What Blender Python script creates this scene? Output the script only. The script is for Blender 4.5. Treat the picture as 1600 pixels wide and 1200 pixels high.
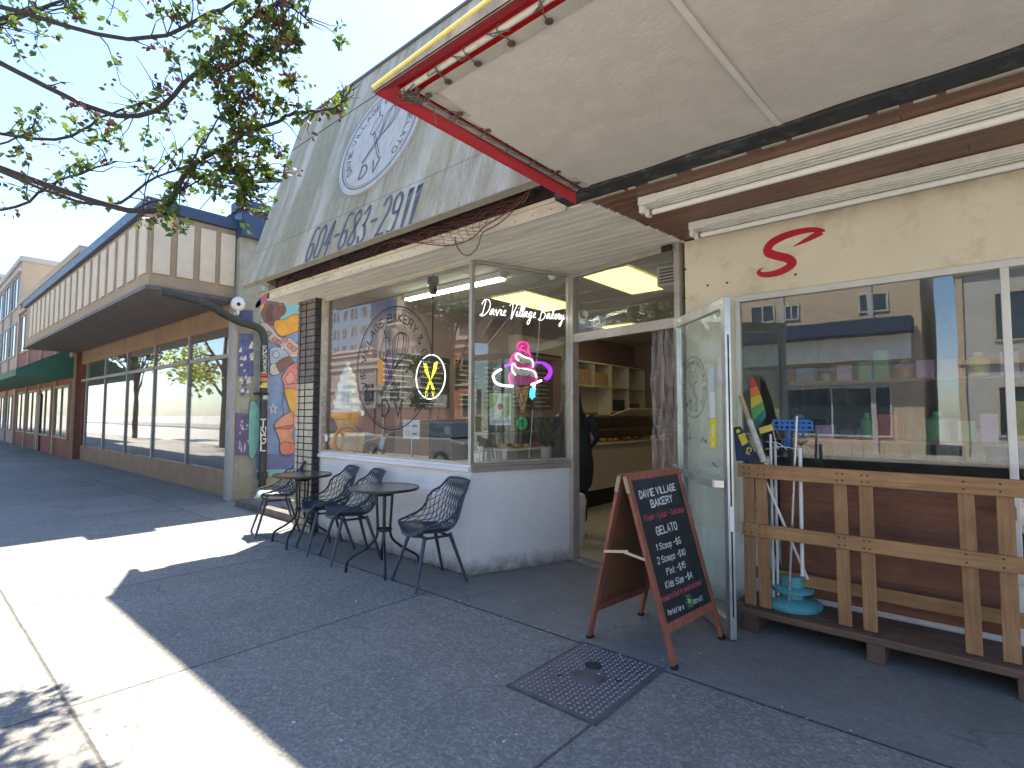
import bpy, math, random
from mathutils import Vector as V, Matrix
random.seed(7)
sc = bpy.context.scene
for o in list(bpy.data.objects): bpy.data.objects.remove(o)
COL = sc.collection

# ------------------------------------------------------------------ camera
CAM = V((3.498, -3.458, 1.45)); FPX = 837.17
RT = V((0.7544990, 0.6562947, 0.0029116)); UP = V((0.0351204, -0.0448048, 0.9983782)); FW = V((-0.6553608, 0.7531731, 0.0568545))
cd = bpy.data.cameras.new('camera'); cam = bpy.data.objects.new('camera', cd); COL.objects.link(cam)
cd.sensor_width = 36; cd.lens = FPX/1600*36; cd.clip_start = .05; cd.clip_end = 2000
cam.matrix_world = Matrix(((RT.x, UP.x, -FW.x, CAM.x), (RT.y, UP.y, -FW.y, CAM.y), (RT.z, UP.z, -FW.z, CAM.z), (0, 0, 0, 1)))
sc.camera = cam

# ------------------------------------------------------------------ world, sun, exposure
SUN = V((-.305, .427, 1)).normalized()
elev = math.asin(SUN.z)
w = bpy.data.worlds.new('World'); sc.world = w; w.use_nodes = True
nt = w.node_tree; nt.nodes.clear()
sky = nt.nodes.new('ShaderNodeTexSky'); sky.sky_type = 'NISHITA'; sky.sun_disc = False
sky.sun_elevation = elev; sky.sun_rotation = math.atan2(SUN.x, SUN.y); sky.air_density = 1.0; sky.dust_density = .5; sky.ozone_density = 4.0
bg = nt.nodes.new('ShaderNodeBackground'); bg.inputs[1].default_value = .06
wo = nt.nodes.new('ShaderNodeOutputWorld'); nt.links.new(sky.outputs[0], bg.inputs[0]); nt.links.new(bg.outputs[0], wo.inputs[0])
sd = bpy.data.lights.new('sun', 'SUN'); sd.energy = 2.9; sd.angle = math.radians(.53); sd.color = (1, .90, .74)
so = bpy.data.objects.new('sun', sd); COL.objects.link(so); so.location = (0, 0, 30)
so.rotation_euler = (-SUN).to_track_quat('-Z', 'Y').to_euler()
sc.view_settings.view_transform = 'Standard'; sc.view_settings.look = 'None'
sc.view_settings.exposure = 2.85; sc.view_settings.gamma = 1
sc.render.resolution_x = 1024; sc.render.resolution_y = 768
try:
    sc.cycles.max_bounces = 8; sc.cycles.transparent_max_bounces = 24; sc.cycles.diffuse_bounces = 4
    sc.cycles.glossy_bounces = 4; sc.cycles.caustics_reflective = False; sc.cycles.caustics_refractive = False
except Exception: pass

# ------------------------------------------------------------------ helpers
def ray(px, py): return RT*((px-800)/FPX) + UP*(-(py-600)/FPX) + FW
def onp(px, py, p0, n):                       # point of a pixel's sight line on a real plane
    d = ray(px, py); n = V(n); return CAM + d*(n.dot(V(p0)-CAM)/n.dot(d))
def X(px, py, x): return onp(px, py, (x, 0, 0), (1, 0, 0))
def Y(px, py, y): return onp(px, py, (0, y, 0), (0, 1, 0))
def Z(px, py, z): return onp(px, py, (0, 0, z), (0, 0, 1))
def D(px, py, d): return CAM + ray(px, py)*d

ORI = {}
def tag(o, label=None, cat=None, group=None, kind=None):
    for k, v in (('label', label), ('category', cat), ('group', group), ('kind', kind)):
        if v: o[k] = v
    return o
def empty(name, loc, label=None, cat=None, group=None, kind=None):
    o = bpy.data.objects.new(name, None); COL.objects.link(o); o.location = loc; o.empty_display_size = .1
    ORI[o] = V(loc); return tag(o, label, cat, group, kind)

class MB:
    def __init__(s): s.v = []; s.f = []; s.m = []; s.sm = []
    def add(s, vs, fs, sm=False, mi=0):
        b = len(s.v); s.v += [V(q) for q in vs]
        for f in fs: s.f.append([i+b for i in f]); s.sm.append(sm); s.m.append(mi)
        return s
    def quad(s, a, b, c, d, mi=0): return s.add([a, b, c, d], [(0, 1, 2, 3)], mi=mi)
    def box(s, x0, x1, y0, y1, z0, z1, mi=0):
        vs = [(x, y, z) for z in (z0, z1) for y in (y0, y1) for x in (x0, x1)]
        return s.add(vs, [(0, 2, 3, 1), (4, 5, 7, 6), (0, 1, 5, 4), (2, 6, 7, 3), (0, 4, 6, 2), (1, 3, 7, 5)], mi=mi)
    def obox(s, o, a, b, c, mi=0):            # corner o, three edge vectors
        o = V(o); a = V(a); b = V(b); c = V(c)
        if a.cross(b).dot(c) < 0: a, b = b, a
        vs = [o, o+a, o+b, o+a+b, o+c, o+a+c, o+b+c, o+a+b+c]
        return s.add(vs, [(0, 2, 3, 1), (4, 5, 7, 6), (0, 1, 5, 4), (2, 6, 7, 3), (0, 4, 6, 2), (1, 3, 7, 5)], mi=mi)
    def bar(s, a, b, w, h, up=(0, 0, 1), mi=0):  # rectangular bar from a to b, centred
        a = V(a); b = V(b); d = (b-a); u = V(up); sd = d.cross(u)
        if sd.length < 1e-6: sd = d.cross(V((1, 0, 0)))
        sd.normalize(); u = sd.cross(d).normalized()
        return s.obox(a-sd*w/2-u*h/2, d, sd*w, u*h, mi)
    def tube(s, pts, r, n=8, caps=True, mi=0, closed=False):
        pts = [V(p) for p in pts]; N = len(pts)
        rs = r if isinstance(r, (list, tuple)) else [r]*N
        if closed: t0 = (pts[1]-pts[-1]).normalized()
        else: t0 = (pts[1]-pts[0]).normalized()
        nrm = t0.orthogonal().normalized(); vs = []; pt = t0
        for i in range(N):
            if closed: t = (pts[(i+1) % N]-pts[i-1])
            else: t = pts[min(i+1, N-1)]-pts[max(i-1, 0)]
            t = t.normalized() if t.length > 1e-9 else pt
            nrm = pt.rotation_difference(t) @ nrm; nrm = (nrm-t*nrm.dot(t)).normalized(); pt = t
            bn = t.cross(nrm)
            for k in range(n):
                a = 2*math.pi*k/n; vs.append(pts[i]+(nrm*math.cos(a)+bn*math.sin(a))*rs[i])
        fs = []
        for i in range(N if closed else N-1):
            j = (i+1) % N
            for k in range(n): k2 = (k+1) % n; fs.append((i*n+k, i*n+k2, j*n+k2, j*n+k))
        s.add(vs, fs, True, mi)
        if caps and not closed:
            b = len(s.v)-len(vs)
            s.f.append([b+k for k in range(n)][::-1]); s.sm.append(False); s.m.append(mi)
            s.f.append([b+(N-1)*n+k for k in range(n)]); s.sm.append(False); s.m.append(mi)
        return s
    def lathe(s, c, prof, n=24, mi=0, sm=True):   # prof: (r,z) list
        c = V(c); vs = []
        for r, z in prof:
            for k in range(n):
                a = 2*math.pi*k/n; vs.append(c+V((r*math.cos(a), r*math.sin(a), z)))
        fs = [(i*n+k, i*n+(k+1) % n, (i+1)*n+(k+1) % n, (i+1)*n+k) for i in range(len(prof)-1) for k in range(n)]
        s.add(vs, fs, sm, mi)
        b = len(s.v)-len(vs)
        s.f.append([b+k for k in range(n)][::-1]); s.sm.append(False); s.m.append(mi)
        s.f.append([b+(len(prof)-1)*n+k for k in range(n)]); s.sm.append(False); s.m.append(mi)
        return s
    def prism(s, pts, off, mi=0):             # polygon extruded by vector
        pts = [V(p) for p in pts]; off = V(off); n = len(pts)
        nn = V((0, 0, 0))
        for i in range(n): nn += pts[i].cross(pts[(i+1) % n])
        if nn.dot(off) < 0: pts = pts[::-1]
        vs = pts+[p+off for p in pts]
        fs = [tuple(range(n))[::-1], tuple(range(n, 2*n))]+[(i, (i+1) % n, n+(i+1) % n, n+i) for i in range(n)]
        return s.add(vs, fs, mi=mi)
    def ribbon(s, pts, w, nrm, th=.0, closed=False, mi=0):  # flat band lying in a plane with normal nrm
        pts = [V(p) for p in pts]; nrm = V(nrm).normalized(); N = len(pts)
        ws = w if isinstance(w, (list, tuple)) else [w]*N
        L = []; R = []
        for i in range(N):
            if closed: t = pts[(i+1) % N]-pts[i-1]
            else: t = pts[min(i+1, N-1)]-pts[max(i-1, 0)]
            if t.length < 1e-9: t = V((1, 0, 0))
            if 0 < i < N-1 or closed:
                a = (pts[i]-pts[i-1]); b = (pts[(i+1) % N]-pts[i])
                if a.length > 1e-9 and b.length > 1e-9:
                    cs = max(.5, math.sqrt(max(0, (1+a.normalized().dot(b.normalized()))/2)))
                else: cs = 1
            else: cs = 1
            sd = nrm.cross(t.normalized()).normalized()*ws[i]/2/cs; L.append(pts[i]+sd); R.append(pts[i]-sd)
        M = N if closed else N-1; vs = L+R
        fs = [(i, N+i, N+(i+1) % N, (i+1) % N) for i in range(M)]
        return s.add(vs, fs, mi=mi)
    def build(s, name, mats, parent=None, at=None, bev=0, seg=2, ang=None, keep=None):
        org = ORI.get(parent, V((0, 0, 0))) if parent else V(at or (0, 0, 0))
        me = bpy.data.meshes.new(name); me.from_pydata([tuple(p-org) for p in s.v], [], s.f)
        for m in (mats if isinstance(mats, (list, tuple)) else [mats]): me.materials.append(m)
        me.polygons.foreach_set('use_smooth', s.sm); me.polygons.foreach_set('material_index', s.m); me.update()
        if any(s.sm): me.set_sharp_from_angle(angle=math.radians(ang or 45))
        o = bpy.data.objects.new(name, me); COL.objects.link(o)
        if parent: o.parent = parent
        else: o.location = org
        ORI[o] = org
        if bev:
            b = o.modifiers.new('bevel', 'BEVEL'); b.width = bev; b.segments = seg; b.limit_method = 'ANGLE'; b.angle_limit = math.radians(40)
        return o
def bsplit(s, name, mats, parent=None, at=None, **kw):
    par = list(range(len(s.v)))
    def find(a):
        while par[a] != a: par[a] = par[par[a]]; a = par[a]
        return a
    for f in s.f:
        for i in f[1:]: par[find(i)] = find(f[0])
    gr_ = {}
    for k, f in enumerate(s.f): gr_.setdefault(find(f[0]), []).append(k)
    out = []
    for ks in gr_.values():
        q = MB(); mp = {}
        for k in ks:
            for i in s.f[k]:
                if i not in mp: mp[i] = len(q.v); q.v.append(s.v[i])
            q.f.append([mp[i] for i in s.f[k]]); q.sm.append(s.sm[k]); q.m.append(s.m[k])
        out.append(q.build(name, mats, parent, at, **kw))
    return out
MB.split = bsplit
def copy_tree(o, parent=None):
    c = o.copy(); COL.objects.link(c)
    if parent: c.parent = parent
    for ch in [q for q in bpy.data.objects if q.parent == o]: copy_tree(ch, c)
    return c
def catmull(p, k=6, closed=False):
    p = [V(q) for q in p]; out = []; n = len(p)
    if n < 3: return p
    for i in range(n if closed else n-1):
        a = p[i-1] if (i or closed) else p[0]*2-p[1]; b = p[i]; c = p[(i+1) % n]
        d = p[(i+2) % n] if (closed or i+2 < n) else c*2-b
        for j in range(k):
            t = j/k; out.append(.5*((2*b)+(c-a)*t+(2*a-5*b+4*c-d)*t*t+(3*b-a-3*c+d)*t**3))
    if not closed: out.append(p[-1])
    return out

# ------------------------------------------------------------------ materials
def newmat(name):
    m = bpy.data.materials.new(name); m.use_nodes = True; t = m.node_tree; b = t.nodes['Principled BSDF']
    return m, t, b
class N:                                       # tiny node-building shorthand
    def __init__(s, t): s.t = t; s.tc = t.nodes.new('ShaderNodeTexCoord')
    def n(s, k, **kw):
        q = s.t.nodes.new(k)
        for a, b in kw.items(): setattr(q, a, b)
        return q
    def l(s, a, b): s.t.links.new(a, b)
    def coord(s, scale=(1, 1, 1), rot=(0, 0, 0)):
        m = s.n('ShaderNodeMapping'); m.inputs['Scale'].default_value = scale; m.inputs['Rotation'].default_value = rot
        s.l(s.tc.outputs['Object'], m.inputs[0]); return m.outputs[0]
    def noise(s, co, scale, det=4, rough=.55, dist=0):
        q = s.n('ShaderNodeTexNoise'); s.l(co, q.inputs['Vector']); q.inputs['Scale'].default_value = scale
        q.inputs['Detail'].default_value = det; q.inputs['Roughness'].default_value = rough; q.inputs['Distortion'].default_value = dist
        return q.outputs['Fac']
    def vor(s, co, scale, feat='F1'):
        q = s.n('ShaderNodeTexVoronoi'); q.feature = feat; s.l(co, q.inputs['Vector']); q.inputs['Scale'].default_value = scale
        return q
    def ramp(s, f, stops):
        q = s.n('ShaderNodeValToRGB'); e = q.color_ramp.elements
        while len(e) < len(stops): e.new(.5)
        for i, (p, c) in enumerate(stops):
            e[i].position = p; e[i].color = (c, c, c, 1) if not hasattr(c, '__len__') else (*c, 1)
        s.l(f, q.inputs[0]); return q.outputs[0]
    def mix(s, f, a, b, mode='MIX'):
        q = s.n('ShaderNodeMix'); q.data_type = 'RGBA'; q.blend_type = mode
        for i, v in ((0, f), (6, a), (7, b)):
            if hasattr(v, 'node'): s.l(v, q.inputs[i])
            elif hasattr(v, '__len__'): q.inputs[i].default_value = (*v, 1)
            else: q.inputs[i].default_value = v if i == 0 else (v, v, v, 1)
        return q.outputs[2]
    def math(s, op, a, b=0):
        q = s.n('ShaderNodeMath'); q.operation = op
        for i, v in ((0, a), (1, b)):
            if hasattr(v, 'node'): s.l(v, q.inputs[i])
            else: q.inputs[i].default_value = v
        return q.outputs[0]
    def bump(s, b, h, st=.3, dist=.01):
        q = s.n('ShaderNodeBump'); s.l(h, q.inputs['Height']); q.inputs['Strength'].default_value = st; q.inputs['Distance'].default_value = dist
        s.l(q.outputs[0], b.inputs['Normal'])
def pm(name, col, rough=.6, var=.18, scale=3, bump=.15, bs=60, metal=0, col2=None, dirt=None, dsc=4, stretch=(1, 1, 1), spec=None, emit=0, dist=.004):
    m, t, b = newmat(name); n = N(t); co = n.coord(stretch)
    f = n.noise(co, scale, 6, .6)
    c2 = col2 or tuple(c*(1-var) for c in col); c1 = tuple(min(1, c*(1+var*.5)) for c in col)
    base = n.mix(n.ramp(f, [(.3, 0), (.7, 1)]), c2, c1)
    if dirt:
        base = n.mix(n.math('MULTIPLY', n.ramp(n.noise(co, dsc, 8, .7), [(.52, 0), (.75, 1)]), .8), base, dirt)
    t.links.new(base, b.inputs['Base Color'])
    b.inputs['Metallic'].default_value = metal
    r = n.ramp(n.noise(n.coord(), scale*2.3, 4), [(.2, max(0, rough-.12)), (.8, min(1, rough+.1))]); t.links.new(r, b.inputs['Roughness'])
    if bump: n.bump(b, n.noise(co, bs, 4, .6), bump, dist)
    if spec is not None: b.inputs['Specular IOR Level'].default_value = spec
    if emit:
        t.links.new(base, b.inputs['Emission Color']); b.inputs['Emission Strength'].default_value = emit
    return m
def flat(name, col, rough=.6, metal=0, spec=.3): return pm(name, col, rough, .08, 6, .05, 120, metal, spec=spec)
def emis(name, col, st):
    m, t, b = newmat(name); b.inputs['Base Color'].default_value = (*[min(.9, c) for c in col], 1)
    b.inputs['Emission Color'].default_value = (*col, 1); b.inputs['Emission Strength'].default_value = st; return m
def wood(name, c1, c2, axis='X', rough=.6, sc=1, knots=True):
    m, t, b = newmat(name); n = N(t)
    st = {'X': (1, 14, 14), 'Y': (14, 1, 14), 'Z': (14, 14, 1)}[axis]
    co = n.coord(tuple(q*sc for q in st))
    f = n.noise(co, 2.2, 8, .65, .6)
    base = n.mix(n.ramp(f, [(.3, 0), (.68, 1)]), c1, c2)
    g = n.noise(n.coord(), 2.5, 5, .7)
    base = n.mix(n.ramp(g, [(.35, .45), (.65, 0)]), base, tuple(c*.45 for c in c1))
    t.links.new(base, b.inputs['Base Color']); b.inputs['Roughness'].default_value = rough
    n.bump(b, f, .35, .003); return m
def glassm(name, tint=(.93, .96, .95), k=1.9, base=.03, haze=0):
    m = bpy.data.materials.new(name); m.use_nodes = True; t = m.node_tree; t.nodes.clear(); n = N(t)
    out = n.n('ShaderNodeOutputMaterial'); tr = n.n('ShaderNodeBsdfTransparent'); tr.inputs[0].default_value = (*tint, 1)
    gl = n.n('ShaderNodeBsdfGlossy'); gl.inputs['Roughness'].default_value = .004; gl.inputs[0].default_value = (1, 1, 1, 1)
    lw = n.n('ShaderNodeLayerWeight'); lw.inputs[0].default_value = .5
    f = n.math('ADD', n.math('MULTIPLY', n.math('ADD', n.math('MULTIPLY', n.math('POWER', lw.outputs['Facing'], 5), .96), .04), k), base); f = n.math('MINIMUM', f, .9)
    # pane waviness
    bp = n.n('ShaderNodeBump'); bp.inputs['Strength'].default_value = .04; bp.inputs['Distance'].default_value = .02
    n.l(n.noise(n.coord(), 1.3, 2), bp.inputs['Height']); n.l(bp.outputs[0], gl.inputs['Normal'])
    body = tr.outputs[0]
    if haze:
        df = n.n('ShaderNodeBsdfDiffuse'); df.inputs[0].default_value = (.8, .85, .82, 1)
        mh = n.n('ShaderNodeMixShader'); dn = n.ramp(n.noise(n.coord((3, 3, 1)), 3, 8, .7), [(.3, haze*.4), (.8, haze*1.6)])
        n.l(dn, mh.inputs[0]); n.l(tr.outputs[0], mh.inputs[1]); n.l(df.outputs[0], mh.inputs[2]); body = mh.outputs[0]
    mx = n.n('ShaderNodeMixShader'); n.l(f, mx.inputs[0]); n.l(body, mx.inputs[1]); n.l(gl.outputs[0], mx.inputs[2])
    n.l(mx.outputs[0], out.inputs[0]); return m
M = {}
M['glass'] = glassm('window_glass', (.97, .985, .98), k=1.3, base=.025, haze=.008)
M['door_glass'] = glassm('door_glass', (.92, .97, .94), 1.0, .01, haze=.16)
M['shop_glass'] = glassm('shop_glass', (.94, .97, .97), 1.3, .03, haze=.02)
M['white_paint'] = pm('white_paint', (.74, .75, .76), .55, .12, 4, .12, 40)
M['alu'] = pm('aluminium', (.52, .50, .45), .38, .15, 5, .05, 90, .55, dirt=(.3, .27, .22))
M['door_alu'] = pm('door_aluminium', (.50, .51, .50), .35, .2, 5, .06, 90, .75, dirt=(.25, .24, .22))
M['beige_frame'] = pm('beige_frame', (.56, .51, .42), .5, .15, 5, .08, 60, dirt=(.25, .2, .15))
M['cream'] = pm('cream_paint', (.76, .70, .54), .6, .1, 1.3, .1, 80, dirt=(.45, .38, .27), dsc=3)
M['soffit'] = pm('soffit_paint', (.82, .79, .68), .6, .1, 2, .12, 70, dirt=(.42, .37, .28), dsc=5, stretch=(.4, 3, 3))
M['black'] = flat('black_paint', (.02, .02, .022), .5)
M['dark'] = pm('dark_void', (.035, .032, .03), .8, .3, 6, .2, 30)
M['white'] = flat('white_plastic', (.78, .78, .75), .4)
M['interior'] = pm('interior_wall', (.33, .235, .235), .75, .08, 2, .05, 60)
M['ceil'] = pm('interior_ceiling', (.50, .50, .47), .85, .06, 3, .1, 80)
M['panel'] = emis('light_panel', (1, .78, .30), .34)
M['red'] = pm('red_vinyl', (.55, .022, .035), .5, .3, 3, .2, 30, dirt=(.3, .12, .12), dsc=6)

def sidewalk_mat(name, c1, c2, speck=1, joints=True, rough=.85):
    m, t, b = newmat(name); n = N(t); co = n.coord()
    big = n.noise(co, .9, 6, .6); fine = n.noise(co, 95, 3, .7); mid = n.noise(co, 11, 6, .7)
    base = n.mix(n.ramp(big, [(.3, 0), (.7, 1)]), c1, c2)
    base = n.mix(n.ramp(mid, [(.35, .35), (.6, 0)]), base, tuple(c*.72 for c in c1))
    v = n.vor(co, 75); vv = n.n('ShaderNodeSeparateColor'); n.l(v.outputs['Color'], vv.inputs[0])
    st = n.ramp(vv.outputs[0], [(.0, .45), (.35, .8), (.75, 1.15), (1, 1.9)])
    base = n.mix(.5*speck, base, st, 'MULTIPLY')
    base = n.mix(n.math('MULTIPLY', n.ramp(fine, [(.4, .5), (.6, 0)]), speck*.5), base, tuple(c*.55 for c in c1))
    stn = n.ramp(n.noise(co, 1.6, 8, .72, .6), [(.50, 0), (.68, .38)])
    base = n.mix(stn, base, tuple(c*.62 for c in c1))
    crk = n.vor(n.mix(.12, co, n.noise(co, 3, 5, .7)), 1.15, 'DISTANCE_TO_EDGE').outputs['Distance']
    crm = n.math('MULTIPLY', n.ramp(crk, [(.002, 1), (.006, 0)]), n.ramp(n.noise(co, .8, 3), [(.50, 0), (.56, .55)]))
    base = n.mix(crm, base, tuple(c*.3 for c in c1))
    # stains and gum
    gum = n.ramp(n.vor(co, 1.7).outputs['Distance'], [(.035, 1), (.05, 0)])
    base = n.mix(n.math('MULTIPLY', gum, .5), base, tuple(c*.45 for c in c1))
    wsp = n.ramp(n.vor(co, 7.3).outputs['Distance'], [(.035, 1), (.05, 0)])
    wmask = n.ramp(n.noise(co, 3.1, 2), [(.55, 0), (.6, 1)])
    base = n.mix(n.math('MULTIPLY', n.math('MULTIPLY', wsp, wmask), .8), base, (.6, .58, .5))
    h = n.math('ADD', n.math('MULTIPLY', v.outputs['Distance'], .6), n.math('MULTIPLY', fine, .8))
    if joints:
        sp = n.n('ShaderNodeSeparateXYZ'); n.l(co, sp.inputs[0]); wob = n.math('MULTIPLY', n.math('SUBTRACT', n.noise(co, 4, 5, .7), .5), .02)
        def line(v, off, per, wd):
            q = n.math('ADD', v, wob); q = n.math('SUBTRACT', q, off); q = n.math('DIVIDE', q, per); q = n.math('SUBTRACT', q, n.math('ROUND', q)); q = n.math('ABSOLUTE', q)
            q = n.math('MULTIPLY', q, per); return n.ramp(q, [(wd*.5, 1), (wd, 0)])
        fl_x = n.math('FLOOR', n.math('ADD', n.math('DIVIDE', n.math('SUBTRACT', sp.outputs[0], .055), 2.02), 0)); fl_y = n.math('FLOOR', n.math('DIVIDE', n.math('ADD', sp.outputs[1], .53), 2.3))
        wn_ = n.n('ShaderNodeTexWhiteNoise'); wn_.noise_dimensions = '2D'; cb_ = n.n('ShaderNodeCombineXYZ'); n.l(fl_x, cb_.inputs[0]); n.l(fl_y, cb_.inputs[1]); n.l(cb_.outputs[0], wn_.inputs['Vector'])
        base = n.mix(1, base, n.ramp(wn_.outputs['Value'], [(0, .86), (1, 1.10)]), 'MULTIPLY')
        jx = line(sp.outputs[0], .055, 2.02, .011); jy = line(sp.outputs[1], -.53, 2.3, .009)
        j = n.math('MAXIMUM', jx, jy); base = n.mix(n.math('MULTIPLY', j, .65), base, (.018, .018, .018))
        h = n.math('SUBTRACT', h, n.math('MULTIPLY', j, 3))
    t.links.new(base, b.inputs['Base Color']); b.inputs['Roughness'].default_value = rough
    n.bump(b, h, .55, .006); return m
M['sidewalk'] = sidewalk_mat('sidewalk_concrete', (.215, .21, .20), (.275, .265, .245))
M['smooth'] = sidewalk_mat('smooth_concrete', (.19, .19, .187), (.24, .24, .235), .35, False, .7)
M['asphalt'] = sidewalk_mat('asphalt', (.34, .33, .31), (.42, .40, .37), .5, False)

def bulk_mat():
    m, t, b = newmat('painted_mosaic_tile'); n = N(t); co = n.coord()
    br = n.n('ShaderNodeTexBrick'); br.offset = 0; br.inputs['Scale'].default_value = 1; br.inputs['Brick Width'].default_value = .027; br.inputs['Row Height'].default_value = .027
    br.inputs['Mortar Size'].default_value = .0022; br.inputs['Mortar Smooth'].default_value = .6
    sp = n.n('ShaderNodeSeparateXYZ'); n.l(co, sp.inputs[0]); cb = n.n('ShaderNodeCombineXYZ')
    n.l(n.math('ADD', sp.outputs[0], n.math('MULTIPLY', sp.outputs[1], .93)), cb.inputs[0]); n.l(sp.outputs[2], cb.inputs[1])
    n.l(cb.outputs[0], br.inputs['Vector'])
    big = n.noise(co, 2.5, 6, .6)
    base = n.mix(n.ramp(big, [(.3, 0), (.7, 1)]), (.76, .765, .76), (.85, .845, .83))
    base = n.mix(n.math('MULTIPLY', br.outputs['Fac'], .22), base, (.42, .42, .42))
    low = n.ramp(n.math('ADD', sp.outputs[2], n.math('MULTIPLY', n.math('SUBTRACT', n.noise(co, 9, 6, .7), .5), .28)), [(.0, .9), (.16, 0)])
    base = n.mix(low, base, (.20, .19, .17))
    base = n.mix(n.ramp(n.noise(n.coord((6, 6, .8)), 3, 6, .7), [(.58, 0), (.75, .28)]), base, (.5, .46, .38))
    t.links.new(base, b.inputs['Base Color']); b.inputs['Roughness'].default_value = .5
    n.bump(b, n.math('ADD', n.math('MULTIPLY', br.outputs['Fac'], -1), n.math('MULTIPLY', n.noise(co, 50, 3), .5)), .35, .003); return m
M['bulk'] = bulk_mat()

def mansard_mat():
    m, t, b = newmat('weathered_sign_panel'); n = N(t)
    st = n.coord((5.5, .8, .55)); st2 = n.coord((26, 2.2, 1.3)); co = n.coord()
    base = n.mix(n.ramp(n.noise(co, 1.1, 4), [(.3, 0), (.7, 1)]), (.43, .40, .30), (.56, .525, .42))
    g = n.ramp(n.noise(st, .62, 7, .7, .9), [(.44, 0), (.60, .8)])
    base = n.mix(g, base, (.235, .205, .10))
    base = n.mix(n.ramp(n.noise(n.coord((1.7, .6, .42)), 1.3, 5, .6), [(.46, 0), (.62, .8)]), base, (.27, .235, .11))
    base = n.mix(n.ramp(n.noise(n.coord((60, 5, 3)), 2.2, 4, .7), [(.56, 0), (.66, .55)]), base, (.66, .64, .58))
    base = n.mix(n.ramp(n.noise(n.coord((34, 3, 2)), 2.6, 5, .7, .5), [(.57, 0), (.68, .6)]), base, (.14, .125, .09))
    g2 = n.ramp(n.noise(st2, 1.6, 6, .7), [(.5, 0), (.75, .6)])
    base = n.mix(n.math('MULTIPLY', g2, .7), base, (.22, .20, .14))
    g3 = n.ramp(n.noise(st2, 1.1, 5, .6), [(.55, 0), (.75, .3)]); 
    base = n.mix(g3, base, (.66, .64, .57))
    sp = n.n('ShaderNodeSeparateXYZ'); n.l(co, sp.inputs[0])
    low = n.ramp(n.math('ADD', sp.outputs[2], n.math('MULTIPLY', n.noise(st, .9, 5), .6)), [(.42, .55), (.75, 0)])
    base = n.mix(low, base, (.40, .34, .19))
    t.links.new(base, b.inputs['Base Color']); b.inputs['Roughness'].default_value = .62
    n.bump(b, n.noise(st2, 2, 5), .12, .004); return m
M['mansard'] = mansard_mat()

# ------------------------------------------------------------------ stroke lettering
G = {'A': '02 28 42;14 34', 'B': '02 08;~08 38 46 35 05;~05 35 44 42 02', 'C': '~47 38 18 06 04 12 32 43', 'D': '02 08;~08 28 46 44 22 02', 'E': '48 08 02 42;05 35',
 'F': '48 08 02;05 35', 'G': '~47 28 18 06 04 12 32 43;43 45 25', 'H': '02 08;42 48;05 45', 'I': '12 18', 'K': '02 08;48 05 42', 'L': '08 02 42', 'N': '02 08 42 48', 'O': '~28 18 06 04 12 32 44 46 38 28',
 'P': '02 08;~08 38 47 36 05', 'R': '02 08;~08 38 47 35 05;25 42', 'S': '~47 28 17 06 25 44 43 22 03', 'T': '08 48;28 22', 'U': '~08 03 22 43 48', 'V': '08 22 48', 'Y': '08 25 48;25 22', 'M': '02 08 25 48 42', 'X': '02 48;08 42', 'Z': '08 48 02 42',
 'a': '~36 16 04 13 22 34;36 32', 'b': '08 02;~05 26 35 33 22 03', 'c': '~36 16 04 12 32', 'd': '38 32;~34 26 05 03 12 33', 'e': '~04 34 26 05 03 12 32', 'f': '~38 28 17 12;06 26', 'g': '~36 16 04 13 34;36 31 20 00', 'h': '08 02;~04 26 35 32',
 'i': '12 16;17 18', 'k': '08 02;36 04 32', 'l': '12 18', 'm': '02 06;~05 16 25 22;~25 36 45 42', 'n': '02 06;~04 26 35 32', 'o': '~26 05 03 12 33 35 26', 'p': '06 00;~05 26 35 33 22 03', 'r': '06 02;~04 16 36', 's': '~36 16 05 24 33 22 02', 't': '18 12 32;06 36', 'u': '~06 03 12 33;36 32', 'z': '06 36 02 32',
 'v': '06 22 46', 'y': '06 23;46 10', '0': '~28 07 05 03 22 43 47 28', '1': '17 28 22', '2': '~07 18 38 46 02;02 42', '3': '~07 28 37 25 15;~25 43 32 12 03', '4': '38 04 44;38 32', '5': '48 08 05;~05 36 44 32 03', '6': '~48 18 05 03 22 43 35 05', '7': '08 48 22', '8': '~28 07 25 43 22 03 25 47 28', '9': '~02 32 45 47 28 07 15 45',
 '-': '05 35', '$': '~47 28 17 06 25 44 43 22 03;29 21', '!': '18 14;13 12', '&': '~42 07 18 27 04 12 32 44', '.': '02 03', '*': '05 45;27 23', '+': '05 45;27 23', "'": '18 17', '/': '02 48'}
def adv(ch):
    if ch == ' ': return 3.2
    s = G.get(ch, '02 42'); mx = max(int(p.strip('~')[0]) for st in s.split(';') for p in st.split()); return mx+1.5
def strokes(text, gap=0):
    out = []; x = 0
    for ch in text:
        if ch != ' ':
            for st in G.get(ch, '02 42').split(';'):
                sm = st[0] == '~'; pts = [V((x+int(p[0]), int(p[1])-2, 0)) for p in st.strip('~').split()]
                out.append(catmull(pts, 5) if sm else pts)
        x += adv(ch)+gap
    return out, x-1.5-gap
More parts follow.
